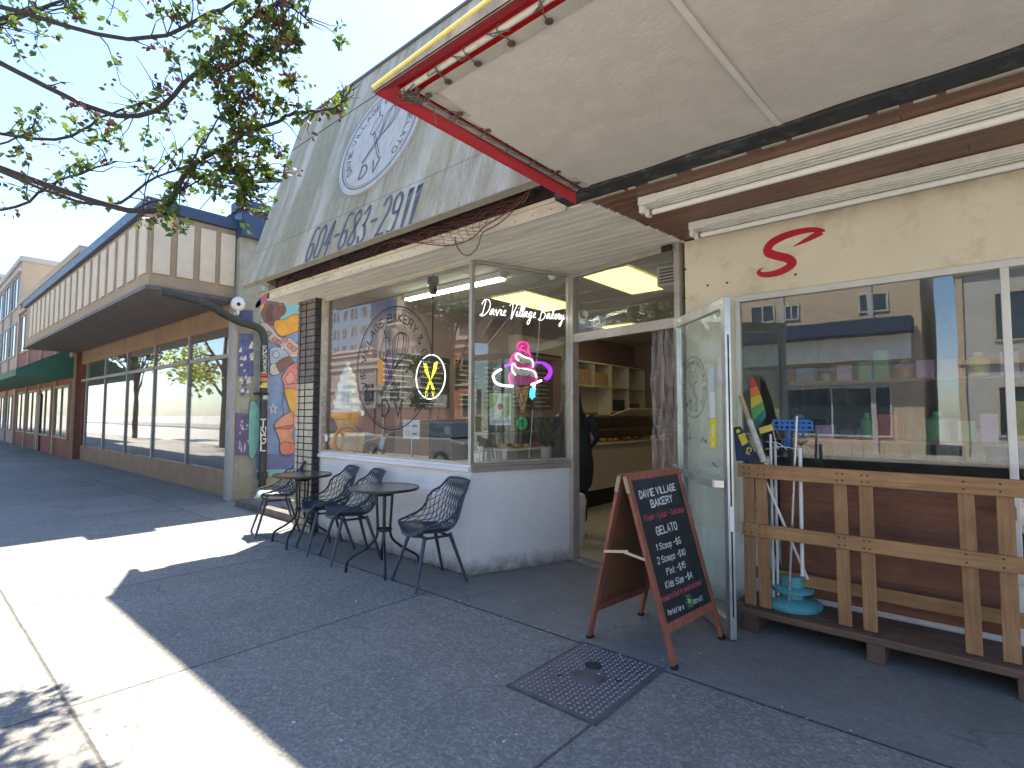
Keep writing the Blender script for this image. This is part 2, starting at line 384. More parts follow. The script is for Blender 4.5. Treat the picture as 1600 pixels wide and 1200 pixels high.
def write(mb, text, O, U, Vv, height, width=None, w=.01, off=.003, jit=0, mi=0, seed=1, gap=0):
    """flat strokes on a surface: O baseline start, U right, Vv up"""
    r = random.Random(seed); O = V(O); U = V(U).normalized(); Vv = V(Vv); Vv = (Vv-U*Vv.dot(U)).normalized(); nn = U.cross(Vv)
    st, tw = strokes(text, gap); sy = height/6; sx = width/tw if width else sy*.8
    for q in st:
        jx, jy = r.uniform(-jit, jit), r.uniform(-jit, jit)
        pts = [O+U*((p.x+jx)*sx)+Vv*((p.y+jy)*sy)+nn*off for p in q]
        d0 = (pts[1]-pts[0]).normalized()*w*.3; d1 = (pts[-1]-pts[-2]).normalized()*w*.3
        pts[0] = pts[0]-d0; pts[-1] = pts[-1]+d1
        mb.ribbon(pts, w, nn, mi=mi)
    return mb
def ring_text(mb, text, C, U, Vv, R, a0, a1, height, w, off=.003):
    C = V(C); U = V(U); Vv = V(Vv); nn = U.cross(Vv); st, tw = strokes(text); s = height/6
    for q in st:
        pts = []
        for p in q:
            a = math.radians(a0+(a1-a0)*p.x/tw); rr = R+p.y*s
            pts.append(C+U*(rr*math.cos(a))+Vv*(rr*math.sin(a))+nn*off)
        mb.ribbon(pts, w, nn)
    return mb
def circle(C, U, Vv, R, n=64, off=0, ry=None):
    C = V(C); U = V(U); Vv = V(Vv); nn = U.cross(Vv)
    return [C+U*(R*math.cos(2*math.pi*k/n))+Vv*((ry or R)*math.sin(2*math.pi*k/n))+nn*off for k in range(n)]
def logo(mb, C, U, Vv, R, off=.003, thick=1):
    C = V(C); U = V(U); Vv = V(Vv); nn = U.cross(Vv)
    mb.ribbon(circle(C, U, Vv, R, 96, off), .016*R/.67*thick, nn, closed=True)
    for k in range(150):
        a = 2*math.pi*k/150; p = C+(U*math.cos(a)+Vv*math.sin(a))*(R*.955)+nn*off
        t = (V(U)*math.cos(a)+Vv*math.sin(a)); mb.ribbon([p-t*R*.008, p+t*R*.008], .008*R/.67*1.3, nn)
    ring_text(mb, 'DAVIE VILLAGE BAKERY & GELATO', C, U, Vv, R*.76, 222, -42, R*.13, R*.022*thick, off)
    write(mb, 'D', C-U*R*.24-Vv*R*.78, U, Vv, R*.26, R*.17, R*.032, off); write(mb, 'V', C+U*R*.08-Vv*R*.78, U, Vv, R*.26, R*.2, R*.032, off)
    # whisk and rolling pin, crossed
    def seg(pts, w=.012, cl=False): mb.ribbon(catmull([C+U*(x*R)+Vv*(y*R)+nn*off for x, y in pts], 6, cl), w*R, nn, closed=cl)
    for d in (.0, .07, .13): seg([(.06, -.02), (.24+d, .2), (.3+d, .45), (.2, .56), (.16-d, .45), (.1-d*.6, .2), (.02, 0)], .014)
    seg([(.03, 0), (-.3, -.42)], .02); seg([(.07, -.03), (-.26, -.45)], .02); seg([(-.3, -.42), (-.26, -.45)], .02)
    seg([(-.34, .2), (-.22, .5), (-.06, .44), (-.18, .14), (-.34, .2)], .015); seg([(-.18, .18), (.2, -.42)], .016); seg([(-.24, .2), (.15, -.44)], .016)
    seg([(-.18, .52), (-.22, .64)], .03); seg([(.17, -.44), (.22, -.52)], .03)
    return mb
CUR = {'D': ([[(.35, 2.4), (.28, 1.2), (.2, -.3)], [(-.25, 1.7), (.1, 2.5), (.9, 2.5), (1.35, 1.6), (1.1, .5), (.4, -.2), (-.2, -.15), (.1, .15)]], 1.55),
 'V': ([[(-.3, 1.8), (-.1, 2.4), (.2, 2.2), (.35, 1), (.45, -.5), (.8, 1.1), (1.2, 2.4), (1.5, 2.6)]], 1.2),
 'B': ([[(.4, 2.4), (.3, 1.2), (.2, -.4)], [(-.2, 1.7), (.2, 2.5), (.9, 2.6), (1.1, 2), (.7, 1.4), (.35, 1.2), (1, 1), (1.15, .4), (.8, -.2), (.2, -.4), (-.2, -.1)]], 1.45),
 'a': ([[(0, .1), (.25, .5), (.6, .95), (.3, 1), (.06, .5), (.2, .05), (.5, .4), (.65, 1), (.62, .3), (.75, .05), (.95, .2)]], .95),
 'v': ([[(0, .5), (.12, 1.0), (.28, .5), (.42, -.05), (.58, .5), (.75, 1.05), (1.0, .9)]], 1.0), 'i': ([[(0, .2), (.2, 1), (.18, .3), (.3, .03), (.5, .2)], [(.3, 1.5), (.34, 1.6)]], .5),
 'e': ([[(0, .2), (.3, .5), (.5, .85), (.3, 1), (.1, .5), (.3, .05), (.65, .2)]], .62), 'l': ([[(0, .1), (.4, 1.2), (.55, 2.2), (.4, 2.45), (.27, 1.8), (.22, .4), (.4, .03), (.55, .2)]], .5),
 'g': ([[(0, .1), (.25, .5), (.6, .95), (.3, 1), (.06, .5), (.2, .05), (.5, .4), (.65, 1), (.58, -.6), (.35, -1.2), (.08, -1), (.3, -.4), (.95, .2)]], .95),
 'k': ([[(0, .1), (.4, 1.3), (.5, 2.3), (.33, 2.3), (.2, .9), (.12, 0), (.28, .8), (.55, 1), (.5, .65), (.25, .5), (.5, .1), (.75, .2)]], .75),
 'r': ([[(0, .2), (.15, .9), (.2, 1.1), (.42, .9), (.38, .4), (.5, .05), (.7, .2)]], .68), 'y': ([[(0, .2), (.1, .95), (.2, .2), (.42, .25), (.65, .95), (.5, -.3), (.28, -1.2), (0, -1), (.3, -.4), (1, .4)]], .9)}

# =================================================================== SETTING
def sheet(name, x0, x1, y0, y1, z, m, nx=1):
    b = MB(); b.quad((x0, y0, z), (x1, y0, z), (x1, y1, z), (x0, y1, z)); o = b.build(name, m); tag(o, kind='structure'); return o
sheet('ground', -400, 300, -400, 400, -.16, M['asphalt'])
b = MB().box(-120, 60, -5.6, .42, -.15, 0); tag(b.build('sidewalk', M['sidewalk']), kind='structure')
b = MB()
b.quad((-3.0, -.53, .004), (6, -.53, .004), (6, 1.3, .004), (-3.0, 1.3, .004)); tag(b.build('entry_paving', M['smooth']), kind='structure')
b = MB().box(-120, 60, -5.75, -5.6, -.155, .005); tag(b.build('kerb', pm('kerb_stone', (.4, .39, .36), .8, .2, 3, .3, 40)), kind='structure')
sheet('alley_ground', -6.1, -3.0, .42, 30, .002, M['smooth'])
b = MB().box(-120, 60, -24, -17, -.15, 0); tag(b.build('far_sidewalk', M['sidewalk']), kind='structure')
b = MB(); 
for i in range(-40, 20): b.quad((i*3, -11.45, -.152), (i*3+1.8, -11.45, -.152), (i*3+1.8, -11.3, -.152), (i*3, -11.3, -.152))
tag(b.build('road_marking', pm('road_yellow', (.7, .5, .08), .7, .3, 8)), kind='structure')

# =================================================================== BAKERY
RC = V((.385, 1.052, 0)); UR = RC.normalized(); NR = V((UR.y, -UR.x, 0))     # splayed return wall
HG = V((1.68, .79, 0)); UD = (HG-RC).normalized(); ND = V((UD.y, -UD.x, 0))  # doorway line (normal to the street)
UPZ = V((0, 0, 1))
bak = empty('bakery_building', (-.8, 0, 0), 'single storey corner-bay bakery shop with slanted weathered sign panel and white tiled base', 'building')
b = MB()
b.prism([(-3.05, 0, 0), (0, 0, 0), RC, RC-NR*.12, (-.09, .12, 0), (-3.05, .12, 0)], (0, 0, .925)); b.build('bulkhead', M['bulk'], bak)
b = MB().box(-2.66, .0, -.035, .1, .925, .965).box(-2.66, 0, -.015, .12, .965, .99); b.build('window_sill', pm('sill_paint', (.76, .76, .77), .5, .1, 4, .1), bak, bev=.004)
b = MB(); b.obox(UR*.0+NR*.03+UPZ*.925, UR*(RC.length-.03), -NR*.12, UPZ*.045); b.obox(UR*.0+NR*.012+UPZ*.97, UR*(RC.length-.03), -NR*.12, UPZ*.03)
b.build('window_sill', pm('sill_wood', (.30, .25, .21), .6, .2, 5, .2), bak, bev=.004)
wf = MB()
wf.box(-2.66, -2.60, -.02, .05, .99, 2.885); wf.box(-2.60, -.035, .0, .04, .99, 1.012); wf.box(-2.60, -.035, .0, .04, 2.855, 2.885)
wfr = wf.build('window_frame', M['beige_frame'], bak, bev=.003)
g = MB(); g.box(-2.60, -.035, .016, .022, 1.012, 2.855); g.build('pane', M['glass'], wfr)
wf = MB(); wf.box(-.035, .0, -.01, .035, .99, 2.885)
L = RC.length-.03
wf.obox(UR*.035+UPZ*1.0, UR*(L-.05), -NR*.035, UPZ*.018); wf.obox(UR*.035+UPZ*2.862, UR*(L-.05), -NR*.035, UPZ*.022)
wf.obox(UR*(L-.015)+UPZ*1.0+NR*.005, UR*.045, -NR*.05, UPZ*1.885)
wfr2 = wf.build('window_frame', M['alu'], bak, bev=.003)
g = MB(); g.obox(UR*.035-NR*.015+UPZ*1.018, UR*(L-.05), -NR*.006, UPZ*1.844); g.build('pane', M['glass'], wfr2)

# brick pilaster at the bay's left end
pil = MB(); dk = MB()
z = .0; i = 0
pb = empty('x', (0, 0, 0)); bpy.data.objects.remove(pb)
rr = random.Random(3)
pit = .0835
while z < 2.86:
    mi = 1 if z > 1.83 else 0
    xs = -3.088
    for wd in ((.14, .14, .14) if i % 2 else (.07, .14, .14, .07)):
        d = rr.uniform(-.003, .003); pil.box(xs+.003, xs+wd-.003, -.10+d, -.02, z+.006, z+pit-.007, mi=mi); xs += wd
    d = rr.uniform(-.003, .003); dk.box(-2.662, -2.648+d, -.098, -.004, z+.006, z+pit-.007)
    z += pit; i += 1
core = MB().box(-3.08, -2.664, -.085, .012, 0, 2.885)
po = core.build('pilaster', M['dark'], bak)
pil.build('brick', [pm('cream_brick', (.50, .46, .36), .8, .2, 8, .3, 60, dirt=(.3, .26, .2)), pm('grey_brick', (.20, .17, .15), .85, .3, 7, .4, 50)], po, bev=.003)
dk.build('brick', pm('black_brick', (.05, .047, .047), .7, .3, 9, .3), po, bev=.003)
wr = MB()
for xx in (-3.0, -2.86): wr.tube([(xx, -.106, .72), (xx+.004, -.108, 1.8), (xx-.003, -.106, 2.87)], .0045, 6)
wr.build('wire', M['black'], po)

# soffit boards over the window bay and the entry
sf = MB(); bw = .101; y = -.425; rr = random.Random(5)
def party(y): return 1.545+(y+.438)*.118
while y < 1.0:
    y1 = min(y+bw, 1.02); xl = -3.28 if y1 < .04 else max(-.05, y*.366)
    if y > -.0 and y < .05: xl = -.02
    xr = party((y+y1)/2)+rr.uniform(-.006, .01)
    if y1 > .79: xr = min(xr, RC.x+(RC.y-y)/.2024)
    if xr > xl: sf.box(xl, xr, y+.002, y1-.003, 2.89, 2.905)
    y += bw
sof = sf.build('soffit', M['soffit'], bak, bev=.002)
q = MB().box(-3.28, 1.62, -.42, -.02, 2.9065, 2.95); q.prism([(.0, -.019, 2.9065), (1.62, -.019, 2.9065), HG+V((-.06, -.05, 2.9065)), RC+V((.02, -.04, 2.9065))], (0, 0, .04)); q.split('soffit_backing', M['dark'], bak)
fs = MB().box(-3.14, 1.375, -.455, -.432, 2.872, 2.955).box(-3.14, 1.375, -.47, -.432, 2.957, 2.985).box(-3.14, 1.375, -.462, -.455, 2.872, 2.885)
fs.build('fascia', pm('fascia_paint', (.70, .64, .50), .6, .14, 3, .15, 60, dirt=(.3, .25, .18), dsc=5, stretch=(.5, 2, 2)), bak, bev=.003)
nl = MB(); rr = random.Random(11)
for k in range(26):
    x = -3.0+k*.17; nl.lathe((x, -.4555, 2.92+rr.uniform(-.02, .02)), [(.004, -.004), (.004, .004)], 6)
nl.split('nail', M['dark'], bak)
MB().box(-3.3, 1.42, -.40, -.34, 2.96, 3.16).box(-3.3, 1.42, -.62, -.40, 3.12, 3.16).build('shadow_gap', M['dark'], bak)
# slanted sign panel
A0 = V((0, -.66, 3.05)); SV = (V((0, .06, 5.5))-A0); SL = SV.length; SV.normalize(); SN = V((0, -SV.z, SV.y))   # outward normal
SX0, SX1 = -3.43, 1.62
def sg(x, s, off=0): return A0+V((x, 0, 0))+SV*s+SN*off
p = MB()
for (x0, x1) in ((SX0, -1.0), (-.997, SX1)):
    p.obox(sg(x0, .464, -.05), (x1-x0, 0, 0), SV*(2.049-.464), SN*.05)
p.obox(sg(SX0, 2.054, -.05), (SX1-SX0, 0, 0), SV*(SL-2.054), SN*.046)
p.obox(sg(SX0, 0, -.045), (SX1-SX0, 0, 0), SV*.457, SN*.052)
pan = p.build('sign_panel', M['mansard'], bak, bev=.003)
c = MB(); c.obox(sg(SX0-.02, SL-.02, -.10), (SX1-SX0+.02, 0, 0), SV*.035, SN*.12); c.build('cap_flashing', pm('flashing', (.16, .16, .16), .5, .2, 4, .1, metal=.4), bak)
q = MB()
for s_ in (.458, 2.050): q.obox(sg(SX0+.01, s_-.001, -.02), (SX1-SX0-.02, 0, 0), SV*.007, SN*.0235)
q.obox(sg(-1.0005, .465, -.02), (.006, 0, 0), SV*1.58, SN*.021)
q.split('panel_seam', M['dark'], bak)
c = MB(); c.obox(sg(SX0, -.012, -.05), (SX1-SX0, 0, 0), SV*.012, SN*.064); c.build('drip_edge', pm('drip_edge_metal', (.3, .28, .22), .6, .2, 6), bak)
navy = pm('faded_navy_lettering', (.10, .105, .14), .6, .3, 9, .05, dirt=(.2, .2, .2), dsc=9)
t = MB()
write(t, '604-683-2911', sg(-1.875, .012, .0), (1, 0, 0), SV, .395, 1.79, .036, .0105, gap=1.0)
t.build('phone_number', navy, pan)
lc = sg(-1.09, 1.317)
b = MB(); b.prism(circle(lc, V((1, 0, 0)), SV, .69, 72, .001), SN*.012)
disc = b.build('logo_disc', pm('logo_disc_paint', (.56, .54, .49), .55, .2, 9, .1, dirt=(.33, .33, .28), dsc=7, stretch=(4, .7, .5)), pan)
b = MB(); b.ribbon(circle(lc, V((1, 0, 0)), SV, .685, 72, .0155), .012, SN, closed=True)
b.build('logo_rim', pm('rim_grey', (.25, .25, .25), .6), disc)
b = MB(); logo(b, lc, V((1, 0, 0)), SV, .61, .0165, .8); b.build('logo_print', pm('grey_print', (.13, .13, .14), .7), disc)
# body, roof and side wall
W_STUCCO = pm('side_stucco', (.42, .38, .32), .85, .2, 2, .4, 30)
b = MB(); b.prism([(-3.26, -.02, 2.9), (-3.26, -.6, 3.1), (-3.26, .05, 5.3), (-3.26, 9, 5.3), (-3.26, 9, 0), (-3.26, .2, 0), (-3.26, .2, 2.9)], (.17, 0, 0)); b.build('side_wall', W_STUCCO, bak)
MB().prism([(1.56, -.58, 3.12), (1.56, -.01, 5.30), (1.56, 1.2, 5.30), (1.56, 1.2, 3.12)], (.04, 0, 0)).build('parapet_end', W_STUCCO, bak)
MB().box(-3.09, 1.6, .05, 9, 5.0, 5.1).box(-3.09, 1.6, 8.9, 9, 0, 5.0).build('roof', M['dark'], bak)
# room shell
b = MB().box(-3.06, -3.02, .13, 1.24, .05, 3.1).box(-3.02, -2.75, 1.2, 1.24, .05, 3.1).box(-2.79, -2.75, 1.24, 8.24, .05, 3.1).box(-2.79, 1.66, 8.2, 8.24, .05, 3.1).box(1.62, 1.66, .86, 8.2, .05, 3.1)
b.build('interior_wall', M['interior'], bak)
MB().box(-3.06, 1.66, .02, 8.24, 3.1, 3.14).build('interior_ceiling', M['ceil'], bak)
gr = MB()
for k in range(1, 14): gr.box(-2.75, 1.62, .1+k*.61, .125+k*.61, 3.094, 3.0995)
for k in range(0, 5): gr.box(-2.2+k*1.22, -2.175+k*1.22, .1, 8.2, 3.0935, 3.099)
gr.build('ceiling_grid', M['ceil'], bak)
fl = MB(); fl.prism([(-2.75, .13, -.01), (.0, .13, -.01), RC+V((.02, .06, -.01)), HG+V((0, .06, -.01)), (1.62, 8.2, -.01), (-2.75, 8.2, -.01)], (0, 0, .05))
fl.build('interior_floor', pm('floor_tile', (.33, .32, .30), .45, .15, 3, .05), bak)
MB().box(-3.08, .0, .0, .03, 2.887, 3.1).build('header', M['soffit'], bak)
# door frame (line from RC to HG)
df = MB()
P0 = RC+UD*.0
df.obox(P0-ND*.05, UD*.05, ND*.09, UPZ*2.888)                                 # left jamb
df.obox(HG-UD*.06-ND*.05, UD*.05, ND*.09, UPZ*2.888)                          # right jamb
W = (HG-RC).length
df.obox(P0+UD*.05-ND*.04+UPZ*2.18, UD*(W-.11), ND*.07, UPZ*.085)              # transom bar
df.obox(P0+UD*.05-ND*.04+UPZ*2.845, UD*(W-.11), ND*.07, UPZ*.043)
dfo = df.build('door_frame', M['alu'], bak, bev=.003)
g = MB(); g.obox(P0+UD*.05-ND*.01+UPZ*2.265, UD*(W-.11), ND*.006, UPZ*.58); g.build('transom_pane', M['glass'], dfo)
MB().obox(P0+UD*.05-ND*.06+UPZ*.004, UD*(W-.11), ND*.12, UPZ*.03).build('threshold', M['door_alu'], bak, bev=.003)
b = MB(); b.obox(HG-UD*.16+ND*.042+UPZ*2.83, UD*.09, ND*.03, UPZ*.05).obox(HG-UD*.08+ND*.072+UPZ*2.82, UD*.03, ND*.02, UPZ*.04); b.build('door_closer_bracket', M['black'], bak, bev=.002)
# open door: hinge at HG, free edge toward the street
H0 = HG+V((-.035, -.06, 0)); F0 = V((2.271, .114, 0)); UO = (F0-H0).normalized(); NO = V((UO.y, -UO.x, 0)); WD = (F0-H0).length
dr = MB(); z0 = .02; zt = 2.235; st = .055
def dob(mb, u0, u1, z0_, z1_, n0=-.022, n1=.022): mb.obox(H0+UO*u0+NO*n0+UPZ*z0_, UO*(u1-u0), NO*(n1-n0), UPZ*(z1_-z0_))
dob(dr, 0, st, z0, zt); dob(dr, WD-st, WD, z0, zt); dob(dr, st, WD-st, zt-.075, zt); dob(dr, st, WD-st, z0, z0+.11)
door = dr.build('door', M['door_alu'], bak, bev=.004)
g = MB(); dob(g, st, WD-st, z0+.11, zt-.075, -.003, .003); g.build('pane', M['door_glass'], door)
g = MB(); dob(g, WD, WD+.002, .16, 1.98, -.005, .005); g.build('weather_strip', M['black'], door)
g = MB(); dob(g, WD+.0005, WD+.004, .70, .86, -.014, .014); dob(g, .02, .045, 1.7, 1.84, -.034, -.022); g.split('lock', M['white_paint'], door, bev=.002)
NB = -NO if NO.dot(CAM-H0) < 0 else NO        # camera side
g = MB(); pts = [H0+UO*.03+NB*.03+UPZ*1.03, H0+UO*.04+NB*.075+UPZ*1.03, H0+UO*(WD*.62)+NB*.08+UPZ*1.01, H0+UO*(WD*.66)+NB*.10+UPZ*1.0, H0+UO*(WD-.06)+NB*.09+UPZ*1.0, H0+UO*(WD-.03)+NB*.03+UPZ*1.0]
for a, c_ in zip(pts, pts[1:]): g.bar(a, c_, .018, .05)
g.build('push_bar', pm('brushed_bar', (.55, .55, .55), .3, .1, 4, metal=.8), door, bev=.003)
def dpt(u, z, off=.008): return H0+UO*u+NB*off+UPZ*z
def dcard(name, u0, u1, z0_, z1_, m, off=.006):
    q = MB(); q.obox(dpt(u0, z0_, off), UO*(u1-u0), NB*.001, UPZ*(z1_-z0_)); return q.build(name, m, door)
dcard('paper_notice', .60, .68, 1.62, 1.78, flat('blue_paper', (.55, .62, .72), .7)); dcard('paper_notice', .605, .685, 1.43, 1.615, flat('white_paper', (.72, .73, .76), .7))
y_ = dcard('yellow_notice', .60, .70, 1.22, 1.425, flat('yellow_paper', (.80, .68, .03), .6))
q = MB(); q.prism(circle(dpt(.65, 1.34, .0075), UO, UPZ, .022, 20, 0, .05), NB*.0005); q.prism(circle(dpt(.65, 1.25, .0075), UO, UPZ, .018, 20), NB*.0005); q.build('notice_print', flat('pale_print', (.8, .75, .55)), y_)
uD = UO if NB.dot(UO.cross(UPZ)) > 0 else -UO
b = MB(); logo(b, dpt(.33, 1.66, .006), -uD, UPZ, .23, -.001, 1.0); b.build('window_decal', pm('decal_grey', (.12, .14, .135), .6), door)
b = MB(); rr = random.Random(4)
for (u, z_) in ((.22, 1.53), (.26, 1.56), (.2, 1.36), (.24, 1.28), (.45, 1.26), (.52, 1.26), (.66, 1.1)):
    for k in range(4):
        c0 = dpt(u+rr.uniform(-.03, .03), z_+rr.uniform(-.02, .02), .006); b.add([c0, c0+UO*.018+UPZ*.004, c0+UO*.012+UPZ*.02, c0-UO*.004+UPZ*.014], [(0, 1, 2, 3)])
b.split('tape_residue', flat('residue', (.18, .2, .17)), door)

# clear plastic strip curtain inside the doorway
def strip_mat():
    m = bpy.data.materials.new('clear_vinyl'); m.use_nodes = True; t = m.node_tree; t.nodes.clear(); n = N(t)
    out = n.n('ShaderNodeOutputMaterial'); tr = n.n('ShaderNodeBsdfTransparent'); tr.inputs[0].default_value = (.90, .82, .81, 1)
    gl = n.n('ShaderNodeBsdfGlossy'); gl.inputs['Roughness'].default_value = .12; df = n.n('ShaderNodeBsdfDiffuse'); df.inputs[0].default_value = (.72, .58, .58, 1)
    bp = n.n('ShaderNodeBump'); bp.inputs['Strength'].default_value = 1; bp.inputs['Distance'].default_value = .03
    f = n.noise(n.coord((3, 3, 1)), 5, 6, .65, .8); n.l(f, bp.inputs['Height']); n.l(bp.outputs[0], gl.inputs['Normal'])
    m1 = n.n('ShaderNodeMixShader'); n.l(n.ramp(n.noise(n.coord((3, 3, 1.2)), 7, 6, .7, 1), [(.60, .02), (.76, .65)]), m1.inputs[0]); n.l(tr.outputs[0], m1.inputs[1]); n.l(df.outputs[0], m1.inputs[2])
    m2 = n.n('ShaderNodeMixShader'); m2.inputs[0].default_value = .16; n.l(m1.outputs[0], m2.inputs[1]); n.l(gl.outputs[0], m2.inputs[2]); n.l(m2.outputs[0], out.inputs[0]); return m
sm_ = strip_mat()
cur = empty('strip_curtain', HG+V((-.3, .15, 0)), 'clear wavy plastic strip curtain bunched at the right of the doorway', 'strip curtain')
for k, (u0, wd, dz) in enumerate(((.95, .13, .82), (1.05, .12, .5), (1.15, .11, .4))):
    q = MB(); vs = []; n_ = 26; mcol = 7
    for i in range(n_+1):
        zz = 2.19-(2.19-dz)*i/n_
        for j in range(mcol):
            u = u0+wd*j/(mcol-1); wv = .012*math.sin(i*.55+k*2+j*.7)+.015*math.sin(j*1.1+k)+.008*math.sin(i*1.3+j)
            vs.append(RC+UD*u+V((0, .07+k*.012, 0))-ND*wv+UPZ*zz)
    fs_ = [(i*mcol+j, i*mcol+j+1, (i+1)*mcol+j+1, (i+1)*mcol+j) for i in range(n_) for j in range(mcol-1)]
    q.add(vs, fs_, True); q.build('strip', sm_, cur, ang=180)
MB().obox(RC+UD*.93+V((0, .06, 0))+UPZ*2.19, UD*.36, V((0, .05, 0)), UPZ*.03).build('rail', M['door_alu'], cur)

# decals on the big front window
fu, fz = V((1, 0, 0)), UPZ
dec_c = V((-1.235, .0155, 1.945))
b = MB(); logo(b, dec_c, fu, fz, .66, .001, .9); b.build('window_decal', flat('black_vinyl', (.03, .035, .045), .5), wfr)
b = MB()
for k in range(13): zz = 1.05+k*.125; b.add([(-2.597, .0125, zz), (-2.57, .0125, zz+.02), (-2.597, .0125, zz+.04)], [(0, 1, 2)])
b.split('paint_chip', M['white_paint'], wfr)
b = MB(); b.prism(circle((-1.76, .0125, 1.46), fu, fz, .035, 20), (0, -.001, 0)); b.prism(circle((-2.53, .0125, 1.16), fu, fz, .035, 20, 0, .05), (0, -.001, 0)); b.split('round_sticker', flat('sticker_white', (.75, .73, .7)), wfr)

# =================================================================== THINGS IN THE WINDOWS
def rp(px, py, off=-.04):                     # pixel onto a plane parallel to the return pane
    return onp(px, py, tuple(NR*off), tuple(NR))
# script neon
nb = MB(); x = 0; k_ = .0
txt = 'Davie Village Bakery'; tot = sum((.75 if c == ' ' else CUR[c][1]) for c in txt)
p0 = rp(751, 491, -.06); p1 = rp(882, 500, -.06); u_ = (p1-p0); wln = u_.length; u_.normalize(); s_ = wln/(tot+.2)
for ch in txt:
    if ch == ' ': x += .75; continue
    for stt in CUR[ch][0]:
        pts = [p0+u_*((x+.1+a+c*.22)*s_)+UPZ*(c*s_*1.0) for a, c in stt]
        nb.tube(catmull([V(q) for q in pts], 5), .0026, 6)
    x += CUR[ch][1]
neon = nb.build('neon_script_sign', emis('white_neon', (1, .98, .95), .5), at=tuple(p0))
tag(neon, 'white neon sign in looping handwriting hanging high in the return window', 'neon sign')
# ice cream light sign
ic = empty('ice_cream_light_sign', rp(817, 590, -.05), 'pink and white swirled ice cream cone light sign with purple ribbon in the window', 'light sign')
def z8(x, y, off=-.05): return rp(720+x/5.455, 520+y/5.455, off)
def shp(name, pts, m, off, par=ic, th=.006, smooth=True):
    q = [z8(x, y, off) for x, y in pts]; q = catmull(q, 4, True) if smooth else q
    return MB().prism(q, NR*th).build(name, m, par)
pink = emis('pink_led', (.85, .03, .32), .2); pinkb = pm('magenta_acrylic', (.75, .10, .38), .4, .2, 9)
cream_ = pm('cream_acrylic', (.85, .8, .7), .5, .1, 9); conem = pm('cone_brown', (.78, .42, .14), .6, .2, 12); whl = emis('white_led', (1, .97, .95), .35); purp = emis('purple_led', (.32, .03, .65), .25); cyn = emis('cyan_led', (.1, .65, .85), .25)
shp('swirl', [(475, 130), (482, 92), (525, 78), (575, 95), (583, 140), (595, 180), (617, 220), (620, 270), (640, 330), (650, 380), (635, 420), (560, 440), (470, 445), (418, 435), (412, 370), (432, 330), (430, 250), (432, 200), (470, 170)], pinkb, -.055)
shp('swirl_cream', [(470, 185), (500, 180), (560, 205), (605, 230), (612, 285), (560, 270), (520, 262), (490, 235)], cream_, -.048)
shp('swirl_cream', [(437, 275), (455, 262), (500, 310), (570, 310), (625, 335), (645, 385), (590, 370), (520, 362), (465, 350), (440, 320)], cream_, -.047)
def tb(name, pts, r, m, off=-.043): q = MB(); q.tube(catmull([z8(x, y, off) for x, y in pts], 5), r, 6); return q.build(name, m, ic)
tb('neon_tube', [(500, 150), (480, 120), (500, 85), (550, 80), (578, 110), (575, 150), (595, 200)], .009, pink); tb('neon_tube', [(545, 110), (520, 115), (512, 140), (535, 150), (560, 170)], .007, pink)
tb('neon_tube', [(470, 170), (432, 205), (430, 260), (470, 300), (570, 300), (620, 290)], .009, pink); tb('neon_tube', [(432, 330), (412, 370), (420, 435)], .009, pink); tb('neon_tube', [(640, 335), (650, 385), (630, 425)], .008, pink)
tb('neon_tube', [(500, 245), (468, 205), (485, 175), (540, 205), (600, 225), (618, 270), (612, 295)], .007, whl, -.040); tb('neon_tube', [(470, 362), (440, 325), (435, 280), (455, 262), (480, 300), (560, 308), (625, 330), (645, 380)], .007, whl, -.040)
co_ = shp('cone', [(443, 445), (520, 470), (592, 440), (547, 662), (530, 682), (514, 664)], conem, -.049, smooth=False)
q = MB()
for a, c_ in (((455, 500), (585, 470)), ((470, 560), (575, 530)), ((490, 615), (560, 590)), ((460, 450), (540, 660)), ((510, 465), (556, 610)), ((590, 445), (505, 640)), ((530, 455), (478, 580)), ((445, 447), (515, 664)), ((592, 442), (546, 662)), ((515, 664), (546, 662))): q.tube([z8(*a, -.042), z8(*c_, -.042)], .0035, 5)
q.build('waffle_lines', pm('dark_outline', (.06, .03, .02), .5), co_)
q = MB()
for x_, y_2, dx, dy in ((500, 240, 15, -10), (570, 262, 18, 6), (518, 312, 16, 4), (470, 365, 12, -18), (575, 370, 14, -12), (535, 165, 12, 5)): q.tube([z8(x_-dx, y_2-dy, -.038), z8(x_+dx, y_2+dy, -.038)], .006, 6)
q.split('sprinkle', pm('sprinkle_grey', (.12, .1, .1), .5), ic)
tb('ribbon_tube', [(375, 288), (430, 268), (560, 262), (690, 255), (755, 285), (772, 340), (745, 392), (712, 388)], .013, purp, -.062); tb('ribbon_tube', [(700, 262), (745, 300), (755, 345), (725, 385)], .011, purp, -.058)
tb('white_ring', [(345, 312), (300, 335), (275, 375), (305, 430), (370, 450), (445, 455)], .012, whl, -.045); tb('white_ring', [(600, 445), (640, 425), (688, 405)], .012, whl, -.045); tb('white_ring', [(615, 440), (622, 470), (630, 440)], .01, whl, -.045)
for a in (598, 612, 625, 636): tb('blue_drip', [(a, 470), (a-8, 520), (a-3, 570-abs(a-612))], .006, cyn, -.042)
q = MB().tube([rp(843, 498, -.05), rp(842, 530, -.055), rp(838, 565, -.06), rp(828, 600, -.06)], .003, 5).tube([rp(832, 640, -.05), rp(830, 680, -.05), rp(826, 716, -.06)], .003, 5)
tag(q.build('power_cord', M['white'], at=tuple(rp(843, 498))), 'thin white cord hanging from the handwriting neon sign', 'cord')
